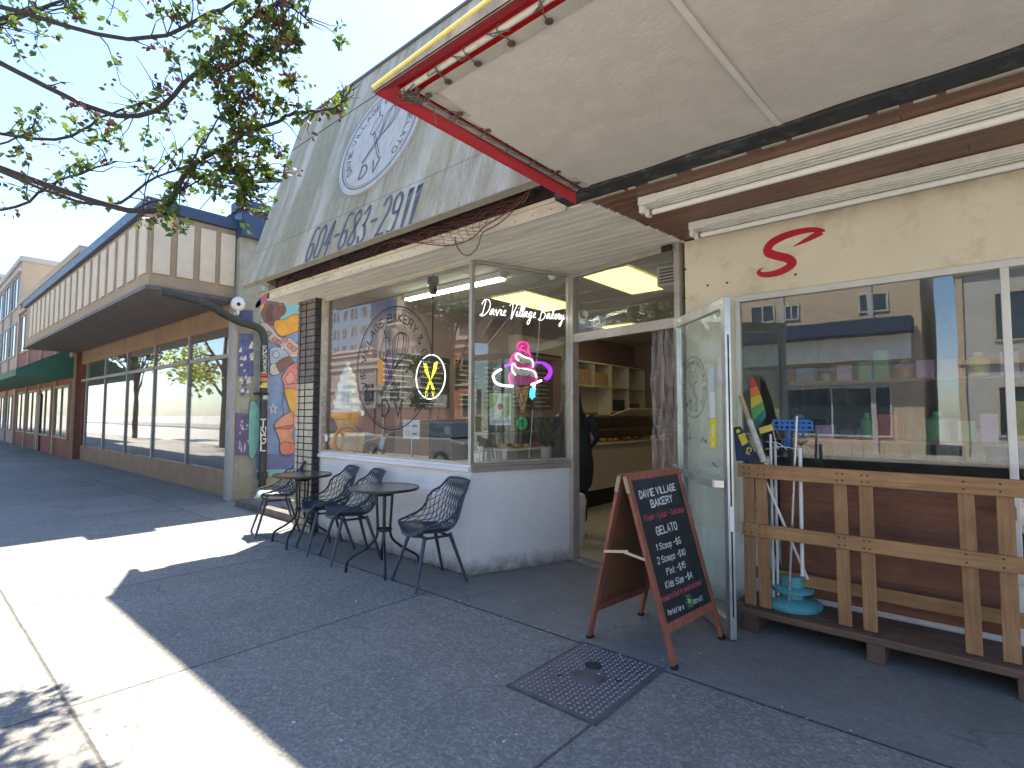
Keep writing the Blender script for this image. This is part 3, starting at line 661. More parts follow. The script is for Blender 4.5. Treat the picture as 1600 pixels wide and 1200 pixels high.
# posters and sticker stuck to the pane
pc = [rp(765, 614.5, -.024), rp(799, 615, -.024), rp(798, 664, -.024), rp(765, 664, -.024)]
po2 = MB().prism(pc, NR*.001).build('paper_poster', flat('poster_paper', (.78, .84, .70), .7), at=tuple(pc[3]))
tag(po2, 'small pale green poster with a pink badge taped inside the return window', 'poster')
def onposter(name, poly, m): return MB().prism([rp(x, y, -.0225) for x, y in poly], NR*.0006).build(name, m, po2)
onposter('print_green', [(766, 616), (779, 616), (777, 624), (772, 634), (766, 640)], flat('leaf_green', (.35, .52, .1)))
onposter('print_green', [(786, 622), (798, 618), (797, 650), (787, 652), (783, 646), (789, 634)], flat('pale_green', (.48, .6, .28)))
MB().prism(circle(rp(781.5, 635, -.0215), UR, UPZ, .03, 24), NR*.0006).build('print_badge', flat('badge_pink', (.62, .14, .25)), po2)
b = MB()
for x_, y_2 in ((770, 650), (776, 654), (784, 652), (790, 653), (795, 644), (785, 623), (793, 625), (769, 643)): b.prism(circle(rp(x_, y_2, -.0215), UR, UPZ, .006, 8), NR*.0005)
b.build('print_dots', flat('print_dark', (.08, .15, .08)), po2)
onposter('print_footer', [(767, 656), (797.5, 656), (797.5, 662), (767, 662)], flat('footer_blue', (.55, .62, .72)))
sc_ = rp(815.3, 661, -.023); st_ = MB().prism(circle(sc_, UR, UPZ, .062, 36), NR*.001).build('round_sticker', flat('green_sticker', (.03, .52, .16), .5), at=tuple(sc_))
tag(st_, 'round green delivery sticker on the return window under the cone sign', 'sticker')
b = MB(); write(b, 'Uber', sc_-UR*.032+UPZ*.006+NR*.001, UR, UPZ, .026, .06, .005, .001); write(b, 'Eats', sc_-UR*.032-UPZ*.032+NR*.001, UR, UPZ, .026, .06, .005, .001); b.build('sticker_text', M['black'], st_)
# interior ledge behind both windows
led = MB().prism([(-3.01, .13, .93), (-.10, .13, .93), RC-NR*.13-UR*.1+V((0, 0, .93)), RC-NR*.42-UR*.12+V((0, 0, .93)), (-.42, .62, .93), (-3.01, .62, .93)], (0, 0, .035))
lo = led.build('window_ledge', pm('ledge_laminate', (.55, .50, .38), .45, .08, 3, .04), at=(-1.4, .4, .93)); tag(lo, 'cream laminate window ledge running behind both shop windows', 'ledge')
LZ = .966
cupm = pm('paper_cup', (.80, .79, .76), .55, .05, 8)
def cup(px, py, h, r, label, straws=0):
    p_ = Z(px, py, LZ); q = MB().lathe((p_.x, p_.y, LZ), [(r*.72, 0), (r*.98, h*.97), (r*1.06, h*.975), (r*1.06, h), (r*.93, h), (r*.68, .01)], 20)
    cu = empty('paper_cup', (p_.x, p_.y, LZ), label, 'cup', 'white paper cups in the return window'); q.build('cup_body', cupm, cu)
    if straws:
        s_ = MB(); rr = random.Random(int(px))
        for k in range(straws): a = rr.uniform(0, 6.3); s_.tube([V((p_.x, p_.y, LZ+.01)), V((p_.x+math.cos(a)*r*1.1, p_.y+math.sin(a)*r*1.1, LZ+h*rr.uniform(1.4, 1.75)))], .003, 5)
        s_.build('straw', pm('straw_beige', (.6, .5, .35), .6), cu)
cup(743, 718, .10, .034, 'short stubby paper cup nearest the corner post'); cup(750.5, 720, .15, .036, 'tall paper cup with domed top behind the short cup')
cup(771, 718, .115, .034, 'paper cup holding a black flexible hose between other cups'); cup(788.5, 718, .115, .034, 'paper cup filled with beige wooden spoons', 6)
p_ = Z(771, 716, LZ+.1); q = MB().tube(catmull([p_, rp(768, 690, -.22), rp(762, 670, -.24), rp(752, 655, -.26), rp(742, 649, -.28), rp(738, 660, -.3), rp(736, 690, -.32)], 6), .006, 6)
tag(q.build('flexible_hose', M['black'], at=tuple(p_)), 'black bent gooseneck hose arching above the paper cups', 'hose')
pp_ = Z(853, 717, LZ); pl = empty('potted_plant', pp_, 'leafy dark green plant in a pale round pot on the window ledge', 'potted plant')
MB().lathe(pp_, [(.05, 0), (.056, .04), (.06, .125), (.063, .13), (.055, .13), (.052, .11)], 24).build('pot', pm('pot_grey', (.52, .56, .56), .5), pl)
q = MB(); rr = random.Random(8)
for k in range(90):
    a = rr.uniform(0, 6.28); t1 = rr.uniform(.04, .2); hh = rr.uniform(.15, .36); base = pp_+V((0, 0, .11)); tip = pp_+V((math.cos(a)*t1, math.sin(a)*t1, .1+hh)); sd_ = V((-math.sin(a), math.cos(a), 0))*rr.uniform(.008, .02)
    mid = base.lerp(tip, .6)+V((0, 0, .04)); q.add([base, mid+sd_, tip, mid-sd_], [(0, 1, 2, 3)])
q.build('leaf', pm('houseplant_green', (.04, .08, .035), .5, .4, 10), pl)

# soft-serve statue at the left end of the big window
sx, sy = Y(541, 700, .24).x, .24
zb = LZ
stt = empty('ice_cream_statue', (sx, sy, zb), 'large white soft serve statue with orange cone standing inside front window', 'statue')
q = MB(); vs = []; prof = []
H_ = .86; zs = 1.47
k = 0
P_ = []
for i in range(61):
    t_ = i/60; r0 = .165*(1-t_)**.5+.012; r0 *= 1+.09*math.sin(t_*5.2*2*math.pi+.8)
    P_.append((r0, zs+t_*.57))
q.lathe((sx, sy, 0), P_, 28); q.tube(circle((sx, sy, zs+.60), V((1, 0, 0)), UPZ, .024, 16), .009, 6, closed=True); q.build('soft_serve', pm('gloss_white_fibreglass', (.88, .90, .90), .3, .06, 6), stt)
MB().lathe((sx, sy, 0), [(.095, zb+.24), (.10, zb+.30), (.15, zb+.42), (.18, zb+.455), (.195, zb+.47), (.195, zb+.505), (.16, zb+.51)], 28).build('cone_cup', pm('orange_fibreglass', (.92, .50, .06), .45, .1, 8), stt)
bx = MB().box(sx-.2, sx+.16, sy-.14, sy+.16, zb+.0, zb+.235); bo = bx.build('base_box', pm('base_cream', (.66, .54, .33), .5, .1, 6), stt, bev=.01)
q = MB(); q.tube([V((sx+.2, sy-.12, zb))+V((math.cos(a)*.16*0, 0, 0)) + V((0, .16*math.cos(a), .17+.16*math.sin(a))) for a in [i*math.pi/12 for i in range(24)]], .02, 8, closed=True); q.build('orange_ring', pm('ring_orange', (.6, .3, .06), .5), stt)
q = MB(); q.prism([V((sx-.07+.13*math.cos(a), sy-.142, zb+.13*math.sin(a)+.01)) for a in [math.pi*i/12 for i in range(13)]], (0, -.003, 0)); q.build('base_print', flat('salmon_print', (.72, .3, .2)), bo)
# round light sign with crossed yellow ribbon
rc = V((-.70, .10, 1.83)); rs = empty('round_light_sign', rc, 'round white ring light sign with crossed yellow tubes inside the front window', 'light sign')
yl = emis('yellow_led', (.95, .88, .05), .35)
MB().tube(circle(rc, fu, fz, .225, 48), .006, 6, closed=True).build('ring', whl, rs)
q = MB()
for sgn in (1, -1):
    for d_ in (0, .018, .036): q.tube(catmull([rc+V((sgn*(.10-d_), 0, .15-d_*.4)), rc+V((sgn*(.075-d_*.8), 0, .06)), rc+V((sgn*.01, 0, -.02)), rc+V((-sgn*(.06-d_*.5), 0, -.13))], 5), .0065, 6)
q.build('crossed_tubes', yl, rs)
q = MB(); write(q, 'D', rc+V((-.065, 0, -.2)), fu, fz, .05, .03, .008); write(q, 'V', rc+V((.03, 0, -.2)), fu, fz, .05, .035, .008); q.build('letters', yl, rs)
MB().tube([rc+V((0, .01, .225)), rc+V((0, .03, 1.15))], .002, 4).tube([rc+V((.1, .01, -.2)), rc+V((.12, .03, -.3)), rc+V((.1, .02, -.42))], .005, 5).build('cable', M['black'], rs)
# rod with bracket, solid stand-in for the reflection of a hanging lamp
q = MB(); rb = Y(677, 440, .22); rod = empty('reflected_lamp_rod', rb, 'dark bracket and thin rod hanging from the ceiling inside front window', 'lamp reflection')
q.lathe((rb.x, rb.y, 2.72), [(.035, 0), (.045, .03), (.045, .10), (.06, .11), (.06, .18)], 14); q.build('bracket', M['black'], rod); MB().tube([(rb.x, rb.y, 2.72), (rb.x, rb.y, 1.9)], .008, 6).build('rod', M['black'], rod)
MB().tube([(rb.x, rb.y, 2.9), (rb.x, rb.y, 3.1)], .01, 6).build('stem', M['black'], rod)
# things on the ledge behind the big window
p_ = Y(643, 690, .3); q = empty('menu_sign', (p_.x, .3, LZ), 'white printed notice board standing on the window ledge beside black oven', 'sign')
a_ = Y(631, 656, .3); c_ = Y(656, 686, .3); zz0 = c_.z; zz1 = a_.z
MB().box(a_.x, c_.x, .29, .302, zz0, zz1).build('board', flat('sign_white', (.75, .76, .76)), q, bev=.002); MB().box((a_.x+c_.x)/2-.01, (a_.x+c_.x)/2+.01, .3, .32, LZ, zz0+.05).lathe(((a_.x+c_.x)/2+.02, .33, LZ), [(.07, 0), (.07, .008), (.02, .012)], 20).build('stand', M['door_alu'], q)
l_ = MB()
for dx in (.3, ): 
    for fz_ in (.3, .72): l_.ribbon(circle((a_.x+(c_.x-a_.x)*.3, .289, zz0+(zz1-zz0)*fz_), fu, fz, .022, 20), .006, (0, -1, 0), closed=True)
    for fz_ in (.2, .27, .62, .69): l_.box(a_.x+(c_.x-a_.x)*.58, a_.x+(c_.x-a_.x)*.88, .2885, .2895, zz0+(zz1-zz0)*fz_, zz0+(zz1-zz0)*fz_+.01)
l_.build('sign_print', flat('print_grey', (.2, .22, .22)), q)
a_ = Y(670, 660, .36); c_ = Y(705, 692, .36); q = empty('countertop_oven', ((a_.x+c_.x)/2, .4, LZ), 'black countertop oven with glossy door behind the front window', 'oven')
MB().box(a_.x, c_.x, .36, .62, LZ, a_.z).build('oven_body', flat('gloss_black', (.02, .025, .03), .2, spec=.6), q, bev=.01); MB().box(a_.x+.05, c_.x-.12, .352, .36, LZ+.04, a_.z-.05).build('door', flat('oven_glass', (.01, .015, .02), .08, spec=.8), q, bev=.004)
MB().box(c_.x-.1, c_.x-.02, .354, .36, a_.z-.12, a_.z-.04).build('display', flat('display_grey', (.18, .19, .2), .3), q)
q = empty('card_holder', (-1.83, .3, LZ), 'small blue picture card on a stand on the window ledge', 'card'); MB().obox((-1.86, .3, LZ+.07), (.085, 0, 0), (0, .04, .14), (0, -.004, .001)).build('card', flat('card_blue', (.35, .5, .62)), q); MB().lathe((-1.82, .33, LZ), [(.05, 0), (.05, .006), (.01, .01), (.01, .09)], 16).build('stand', M['door_alu'], q)
rr = random.Random(2)
for k, (x_, y_2, lab) in enumerate(((-2.02, .25, 'dark knobbly plant cutting nearest the ice cream statue'), (-1.93, .3, 'small dark succulent in the row left of blue card'))):
    q = empty('small_plant', (x_, y_2, LZ), lab, 'plant', 'small dark plants on the ledge'); m_ = MB()
    for j in range(40):
        a = rr.uniform(0, 6.28); t1 = rr.uniform(.02, .07); tip = V((x_+math.cos(a)*t1, y_2+math.sin(a)*t1, LZ+.05+rr.uniform(.02, .12))); s2 = V((-math.sin(a), math.cos(a), 0))*.012
        m_.add([(x_, y_2, LZ+.04), tip+s2-V((0, 0, .03)), tip, tip-s2-V((0, 0, .03))], [(0, 1, 2, 3)])
    m_.build('leaf', flat('succulent', (.06, .07, .05)), q); MB().lathe((x_, y_2, LZ), [(.03, 0), (.038, .05), (.03, .052)], 14).build('pot', M['dark'], q)
q = MB().box(-.55, -.12, .25, .5, LZ, LZ+.012); tag(q.build('serving_tray', flat('tray_white', (.7, .68, .6)), at=(-.3, .35, LZ)), 'flat white tray on the ledge just left of the corner post', 'tray')

# =================================================================== INSIDE THE SHOP
def ceil_light(pts, label):
    c_ = sum((V(p) for p in pts), V((0, 0, 0)))/len(pts); e = empty('ceiling_light', c_, label, 'ceiling light', 'ceiling lights in the bakery')
    q = MB().prism(pts, (0, 0, -.012)); q.build('diffuser', M['panel'], e)
    MB().prism([c_+(V(p)-c_)*1.05+V((0, 0, -.0005)) for p in pts], (0, 0, -.005)).build('trim', M['white'], e)
def rect(cx, cy, sx_, sy_, z=3.088): return [(cx-sx_/2, cy-sy_/2, z), (cx+sx_/2, cy-sy_/2, z), (cx+sx_/2, cy+sy_/2, z), (cx-sx_/2, cy+sy_/2, z)]
ceil_light(rect(.33, 2.38, .62, 1.25), 'bright yellow ceiling panel seen through the transom above the door')
ceil_light(rect(-1.3, 2.6, .62, 1.25), 'yellow ceiling panel behind the handwriting neon sign'); ceil_light(rect(-1.45, 5.6, .62, .9), 'dim distant ceiling panel seen below the transom bar'); ceil_light(rect(.33, 5.2, .62, 1.2), 'ceiling panel deep in the shop beside the strip curtain')
e = empty('batten_light', (-1.0, 1.15, 3.1), 'long slim batten light just behind the bakery corner window', 'ceiling light', 'ceiling lights in the bakery'); MB().box(-2.4, -.6, 1.04, 1.16, 3.03, 3.1).build('housing', M['white'], e, bev=.004); MB().box(-2.38, -.62, 1.05, 1.15, 3.012, 3.029).build('tube', emis('batten_tube', (1, .93, .76), 4.2), e)
e = empty('heater_unit', (1.2, 2.4, 2.85), 'beige ceiling hung heater box beyond the yellow transom panel', 'heater'); MB().box(.86, 1.58, 2.0, 2.7, 2.86, 3.09).build('casing', pm('heater_beige', (.6, .58, .5), .5), e, bev=.02); q = MB()
for k in range(5): q.box(.90, 1.54, 1.99, 1.999, 2.89+k*.035, 2.905+k*.035)
q.split('louvre', M['dark'], e)
# security camera on ceiling
p_ = onp(868, 440, (0, .95, 0), (0, 1, 0)); sc2 = empty('security_camera', (.12, 1.1, 3.1), 'white security camera on the ceiling behind the return window', 'security camera')
cx_ = V((.1, 1.15, 2.98)); MB().lathe(cx_+V((0, 0, .08)), [(.05, 0), (.05, .04)], 16).tube([cx_+V((0, 0, .09)), cx_], .012, 8).build('mount', M['white'], sc2); MB().tube([cx_+V((-.02, .06, .02)), cx_+V((.02, -.09, -.06))], .04, 14).build('camera_body', M['white'], sc2)
# split air conditioner
ac = empty('air_conditioner', (-2.6, 4.4, 2.5), 'long beige wall air conditioner high on the side wall', 'air conditioner'); MB().box(-2.75, -2.52, 3.6, 5.0, 2.5, 2.86).build('casing', pm('ac_beige', (.62, .6, .52), .45), ac, bev=.03, seg=3); MB().box(-2.525, -2.515, 3.7, 4.9, 2.52, 2.57).build('louvre', M['dark'], ac)
# menu boards with lines
mbd = pm('menu_dark', (.05, .045, .045), .6); mln = flat('menu_chalk', (.55, .52, .45))
for k, (y0, y1, lab) in enumerate(((.9, 2.2, 'dark menu board on the side wall nearest the street'), (2.35, 3.5, 'middle dark menu board on the side wall'), (3.65, 4.9, 'dark menu board below the air conditioner'))):
    e = empty('menu_board', (-2.75, y0, 1.55), lab, 'menu board', 'menu boards on the side wall'); MB().box(-2.745, -2.72, y0, y1, 1.55, 2.32).build('board', mbd, e); q = MB(); rr = random.Random(k)
    for j in range(9):
        for s2 in range(2): yy = y0+.06+s2*(y1-y0)/2; q.box(-2.7195, -2.718, yy, yy+(y1-y0)/2*rr.uniform(.5, .8), 1.6+j*.078, 1.6+j*.078+.018)
    q.build('menu_lines', mln, e)
# cubby shelf on the side wall at back
shm = pm('shelf_white', (.70, .68, .62), .5, .06, 4)
e = empty('cubby_shelf', (-2.6, 6.8, 1.4), 'cream cubby shelving unit on the back of the side wall', 'shelf'); q = MB(); xs0, xs1 = -2.75, -2.42
q.box(xs0, xs1, 5.2, 8.15, 2.5, 2.53).box(xs0, xs1, 5.2, 8.15, 2.02, 2.045).box(xs0, xs1, 6.6, 8.15, 1.5, 1.53).box(xs0, xs0+.012, 5.2, 8.15, 1.5, 2.5)
for yy in (5.2, 5.9, 6.6, 7.35, 8.12): q.box(xs0+.012, xs1-.002, yy, yy+.028, 1.5 if yy > 6.5 else 2.0, 2.5)
q.box(xs0, xs1-.01, 6.56, 6.6, .9, 2.5); q.build('shelf_frame', shm, e)
for k, (y0, y1, z0_, z1_, cc, lab) in enumerate(((5.95, 6.5, 2.05, 2.33, (.5, .38, .24), 'wide cardboard box in the upper cubby'), (5.3, 5.8, 2.05, 2.36, (.46, .34, .22), 'cardboard box at the near end of the cubby shelf'), (6.7, 7.2, 1.54, 1.78, (.05, .08, .13), 'dark blue crate in the lower cubby'), (7.45, 7.9, 1.54, 1.7, (.12, .11, .1), 'low black tray in the far lower cubby'))):
    tag(MB().box(-2.70, -2.45, y0, y1, z0_, z1_).build('storage_box', pm('box_%d' % k, cc, .8, .15, 6), at=(-2.58, y0, z0_), bev=.006), lab, 'box')
# display counter
cn = empty('display_counter', (-.95, 4, .04), 'long glass topped pastry counter with beige front along the shop', 'counter')
q = MB().box(-1.6, -.95, 1.5, 7, .30, .98).box(-1.6, -.90, 1.5, 7, .98, 1.01); q.build('counter_front', pm('counter_beige', (.52, .50, .47), .4, .06, 3), cn, bev=.01); MB().box(-1.55, -1.02, 1.55, 6.95, .04, .30).build('plinth', M['dark'], cn)
MB().box(-1.58, -1.56, 1.5, 7, 1.01, 1.42).box(-1.6, -1.08, 1.5, 7, 1.42, 1.45).box(-1.58, -1.12, 1.52, 6.98, 1.2, 1.215).build('case_frame', pm('case_olive', (.32, .31, .24), .4), cn)
g = MB(); g.add([(-.93, 1.5, 1.01), (-.93, 7, 1.01), (-1.08, 7, 1.42), (-1.08, 1.5, 1.42)], [(0, 1, 2, 3)]); g.build('case_glass', M['glass'], cn)
rr = random.Random(9); pcs = [(.62, .36, .08), (.5, .22, .06), (.7, .5, .2), (.35, .08, .08), (.6, .55, .45)]
pms = [pm('pastry_%d' % i, c, .7, .3, 20) for i, c in enumerate(pcs)]
for k in range(22):
    yy = 1.7+k*.24; q = MB(); r_ = rr.uniform(.05, .08)
    q.lathe((-1.15+rr.uniform(-.05, .05), yy, 1.012), [(r_*.8, 0), (r_, r_*.4), (r_*.8, r_*.8), (r_*.2, r_)], 12); tag(q.build('pastry', pms[k % 5], at=(-1.15, yy, 1.012)), 'small baked pastry in the row along the display counter', 'pastry', 'pastries in the display counter')
MB_ = MB(); MB_.obox((-1.08, 4.3, 1.43), (.35, 0, .12), (0, 1.1, 0), (0, 0, .012)); tag(MB_.build('tilted_shelf', flat('shelf_cream', (.68, .64, .5)), at=(-1.0, 4.5, 1.43)), 'tilted cream shelf board above the pastry case', 'shelf board')
# white pedal bin by the door
p_ = Z(905, 852, .04); p_.x -= .05; e = empty('pedal_bin', p_, 'slim white bin with rounded lid standing just inside the door', 'bin'); MB().lathe(p_, [(.10, 0), (.11, .3), (.115, .42)], 20).build('bin_body', M['white'], e); MB().lathe(p_+V((0, 0, .425)), [(.12, 0), (.125, .05), (.10, .12), (.03, .14)], 20).build('lid', flat('lid_white', (.75, .77, .78), .35), e)

# person, seen from behind in the doorway
pe = empty('person', (.0, 1.80, .04), 'person with long dark hair in dark clothes standing inside the doorway, back turned', 'person')
def skin(name, verts, edges, radii, m, parent, sub=2):
    me = bpy.data.meshes.new(name); org = ORI[parent]; me.from_pydata([tuple(V(v)) for v in verts], edges, []); me.materials.append(m)
    o = bpy.data.objects.new(name, me); COL.objects.link(o); o.parent = parent; ORI[o] = org
    md = o.modifiers.new('skin', 'SKIN'); md.use_smooth_shade = True
    sv = me.skin_vertices[0].data
    for i, r in enumerate(radii): sv[i].radius = r if isinstance(r, tuple) else (r, r)
    sv[0].use_root = True
    s2 = o.modifiers.new('sub', 'SUBSURF'); s2.levels = sub; s2.render_levels = sub; return o
skinm = pm('skin', (.42, .26, .19), .6, .08, 8); coat = pm('dark_cloth', (.022, .026, .036), .85, .25, 8, .3, 50); hairm = pm('dark_hair', (.018, .013, .011), .45, .3, 6, .5, 40, stretch=(8, 8, 1)); 
# local coords: z up from the floor, facing +y/-x
skin('body', [(0, 0, .92), (0, 0, 1.12), (0, .01, 1.34), (0, .01, 1.44), (0, .03, 1.53), (0, .04, 1.62), (-.09, 0, .86), (-.1, .02, .48), (-.1, -.02, .1), (-.11, .10, .045), (.09, 0, .86), (.1, .02, .48), (.1, -.04, .1), (.12, .09, .045), (-.19, .0, 1.38), (-.24, .03, 1.12), (-.17, .24, 1.05), (-.12, .33, 1.06), (.19, .0, 1.38), (.24, .02, 1.12), (.17, .22, 1.03), (.12, .31, 1.05)],
     [(0, 1), (1, 2), (2, 3), (3, 4), (4, 5), (0, 6), (6, 7), (7, 8), (8, 9), (0, 10), (10, 11), (11, 12), (12, 13), (2, 14), (14, 15), (15, 16), (16, 17), (2, 18), (18, 19), (19, 20), (20, 21)],
     [(.15, .11), (.13, .10), (.15, .1), .06, .075, .085, .085, .055, .038, (.04, .03), .085, .055, .038, (.04, .03), .055, .042, .032, .03, .055, .042, .032, .03], skinm, pe)
def loft(name, secs, m, parent, n=22):
    q = MB(); vs = []
    for (z_, cx_, cy_, rx, ry) in secs:
        for k in range(n): a_ = 2*math.pi*k/n; vs.append(PO+V((cx_+rx*math.cos(a_), cy_+ry*math.sin(a_), z_)))
    q.add(vs, [(i*n+k, i*n+(k+1) % n, (i+1)*n+(k+1) % n, (i+1)*n+k) for i in range(len(secs)-1) for k in range(n)], True)
    q.f.append(list(range(n))[::-1]); q.f.append([(len(secs)-1)*n+k for k in range(n)]); q.sm += [True, True]; q.m += [0, 0]
    o_ = q.build(name, m, parent, ang=180); sm2 = o_.modifiers.new('sub', 'SUBSURF'); sm2.levels = 1; sm2.render_levels = 1; return o_
PO = ORI[pe]
loft('coat', [(.52, .0, 0, .20, .17), (.60, 0, 0, .235, .205), (.78, 0, -.02, .25, .23), (.92, 0, -.035, .245, .225), (1.04, 0, -.02, .215, .18), (1.14, 0, -.005, .20, .15), (1.26, 0, 0, .215, .145), (1.36, 0, 0, .215, .13), (1.42, 0, 0, .17, .10), (1.47, 0, .01, .09, .075), (1.50, 0, .015, .065, .065)], coat, pe)
for s2 in (-1, 1):
    MB().tube([PO+V((s2*.17, 0, 1.385)), PO+V((s2*.235, .01, 1.27)), PO+V((s2*.265, .05, 1.12)), PO+V((s2*.22, .17, 1.05)), PO+V((s2*.15, .29, 1.06))], [.07, .068, .055, .05, .045], 12).build('sleeve', coat, pe)
skin('trousers', [(0, 0, .8), (-.1, 0, .74), (-.11, .02, .46), (-.11, -.01, .14), (.1, 0, .74), (.11, .02, .46), (.11, -.02, .14)], [(0, 1), (1, 2), (2, 3), (0, 4), (4, 5), (5, 6)], [(.17, .14), .105, .08, .06, .105, .08, .06], coat, pe)
loft('hair', [(1.12, -.01, -.12, .05, .02), (1.18, 0, -.12, .11, .035), (1.30, 0, -.115, .135, .05), (1.42, 0, -.095, .135, .06), (1.50, 0, -.05, .12, .085), (1.58, 0, .0, .105, .105), (1.66, 0, .01, .10, .11), (1.715, 0, .015, .08, .09), (1.74, 0, .015, .04, .05)], hairm, pe)
ex = MB()
for s2 in (-1, 1): ex.lathe((s2*.032, 1.80+.118, .04+1.635), [(.002, -.008), (.011, 0), (.002, .008)], 10)
ex.build('eye', flat('eye_dark', (.05, .04, .03), .2), pe)
q = MB().tube([(.0, 1.80+.125, .04+1.64), (.0, 1.80+.15, .04+1.60)], [.008, .014], 8); q.build('nose', skinm, pe)
for s2 in (-1, 1): MB().lathe((s2*.085, 1.80+.03, .04+1.61), [(.006, -.03), (.016, -.01), (.018, .015), (.006, .03)], 10).build('ear', skinm, pe)
MB().tube([(-.025, 1.80+.128, .04+1.575), (.0, 1.80+.134, .04+1.573), (.025, 1.80+.128, .04+1.575)], .005, 6).build('mouth', flat('lips', (.4, .15, .13)), pe)
q = MB()
for s2 in (-1, 1):
    hb = V((s2*.12, 1.80+.32, .04+1.055))
    for f in range(4): q.tube([hb+V((s2*(-.02+.014*f), .01, .01)), hb+V((s2*(-.022+.015*f), .05, .005)), hb+V((s2*(-.022+.015*f), .075-.004*abs(f-1.5), -.02))], [.009, .008, .006], 7)
    q.tube([hb+V((-s2*.025, -.02, .012)), hb+V((-s2*.045, .015, .02)), hb+V((-s2*.05, .04, .015))], [.011, .009, .007], 7)
q.build('finger', skinm, pe)
q = MB()
for s2, dy in ((-1, .0), (1, -.01)): q.prism([(s2*.115+.045*math.cos(a)*(1), 1.80+.05+dy+.12*math.sin(a), .042) for a in [i*math.pi/8 for i in range(16)]], (0, 0, .018))
q.build('sandal_sole', flat('sole_tan', (.3, .18, .12), .7), pe)
pe.rotation_euler = (0, 0, math.radians(35)); pe.location.x -= .13

# =================================================================== RIGHT-HAND SHOP
sh = empty('variety_shop_building', (2.6, .8, 0), 'cream walled shop with big window and varnished plank ceiling over its entrance', 'building')
YS = .79
q = MB().box(1.70, 5.8, YS, YS+.14, 2.37, 2.888).box(1.70, 2.10, YS, YS+.14, .56, 2.37)
q.build('upper_wall', M['cream'], sh)
MB().box(1.70, 5.8, YS+.004, YS+.14, 0, .56).box(1.70, 2.10, YS-.006, YS+.003, .50, .565).build('bulkhead', M['bulk'], sh)
q = MB().box(2.10, 5.2, YS-.012, YS+.03, 2.322, 2.368).box(2.10, 5.2, YS-.012, YS+.05, .49, .53).box(2.10, 2.135, YS-.012, YS+.03, .53, 2.322).box(3.62, 3.66, YS-.012, YS+.03, .53, 2.322).box(5.16, 5.2, YS-.012, YS+.03, .53, 2.322)
swf = q.build('window_frame', pm('white_aluminium', (.66, .66, .63), .4, .1, 5, metal=.3), sh, bev=.003)
MB().box(2.135, 3.62, YS+.012, YS+.018, .53, 2.322).build('pane', M['shop_glass'], swf); MB().box(3.66, 5.16, YS+.012, YS+.018, .53, 2.322).build('pane', M['shop_glass'], swf)
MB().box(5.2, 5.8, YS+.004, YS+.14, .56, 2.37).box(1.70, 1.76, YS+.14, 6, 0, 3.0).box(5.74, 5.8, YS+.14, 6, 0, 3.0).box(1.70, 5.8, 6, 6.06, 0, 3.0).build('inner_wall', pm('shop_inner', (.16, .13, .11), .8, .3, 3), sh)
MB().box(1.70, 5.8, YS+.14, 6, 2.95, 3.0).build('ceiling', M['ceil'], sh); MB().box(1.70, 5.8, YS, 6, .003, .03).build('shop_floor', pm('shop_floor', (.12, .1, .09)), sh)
MB().box(1.62, 5.8, -.55, 7, 3.6, 3.75).box(1.63, 5.8, -.55, -.5, 3.03, 3.6).build('flat_roof', M['dark'], sh)
plk = wood('varnished_plank', (.12, .05, .03), (.26, .115, .065), 'X', .42)
q = MB(); y = -.44; rr = random.Random(21)
while y < YS-.005:
    y1 = min(y+.098, YS-.002); xl = party((y+y1)/2)+.012
    cut = rr.uniform(2.4, 4.2); q.box(xl, cut-.001, y+.002, y1-.002, 2.896+rr.uniform(0, .002), 2.915); q.box(cut+.001, 5.8, y+.002, y1-.002, 2.896+rr.uniform(0, .002), 2.915); y += .098
q.build('plank_soffit', plk, sh, bev=.003)
MB().box(1.6, 5.8, -.44, YS, 2.917, 2.95).build('soffit_backing', M['dark'], sh)
beamm = pm('weathered_beam', (.035, .036, .04), .8, .4, 5, .6, 30, dirt=(.20, .19, .17), dsc=7)
q = MB().box(1.385, 5.8, -.60, -.445, 2.895, 3.06); bm_ = q.build('beam', beamm, sh, bev=.006)
q = MB(); rr = random.Random(6); x = 1.5
while x < 5.7: l_ = rr.uniform(.05, .4); q.box(x, x+l_, -.449-.012*rr.random(), -.436, 2.884+rr.uniform(0, .004), 2.893); x += l_+rr.uniform(0, .12)
q.split('peeling_edge', pm('old_paint', (.45, .40, .32), .8, .3, 9, .3), bm_)
# painted S
spx = [(1292, 361), (1280, 359), (1262, 360), (1244, 364), (1226, 370), (1211, 378), (1203, 387), (1204, 395), (1218, 400), (1234, 404), (1241, 411), (1233, 419), (1218, 426), (1202, 429), (1191, 428), (1189, 423), (1196, 418)]
pts = catmull([Y(a-3, b_, YS-.004) for a, b_ in spx], 5); ww = []
for i in range(len(pts)): t_ = i/(len(pts)-1); ww.append(.012+.050*math.sin(math.pi*min(1, t_*1.05))**.6 if t_ < .9 else max(.006, .04*(1-t_)*10*.9))
q = MB().ribbon(pts, ww, (0, -1, 0)); q.ribbon([Y(1284, 362, YS-.0035), Y(1262, 374, YS-.0035), Y(1240, 385, YS-.0035)], [.05, .035, .006], (0, -1, 0))
q.build('painted_letter', pm('sign_red', (.50, .01, .035), .5, .15, 8), sh)
q = MB(); 
for a, b_ in ((1106, 446), (1071, 421), (1070, 466), (1136, 442), (1243, 429)): c_ = Y(a, b_, YS-.001); q.lathe(c_+V((0, -.003, 0)), [(.002, -.008), (.009, -.003), (.008, .005), (.001, .008)], 7)
q.split('wall_scar', M['dark'], sh)
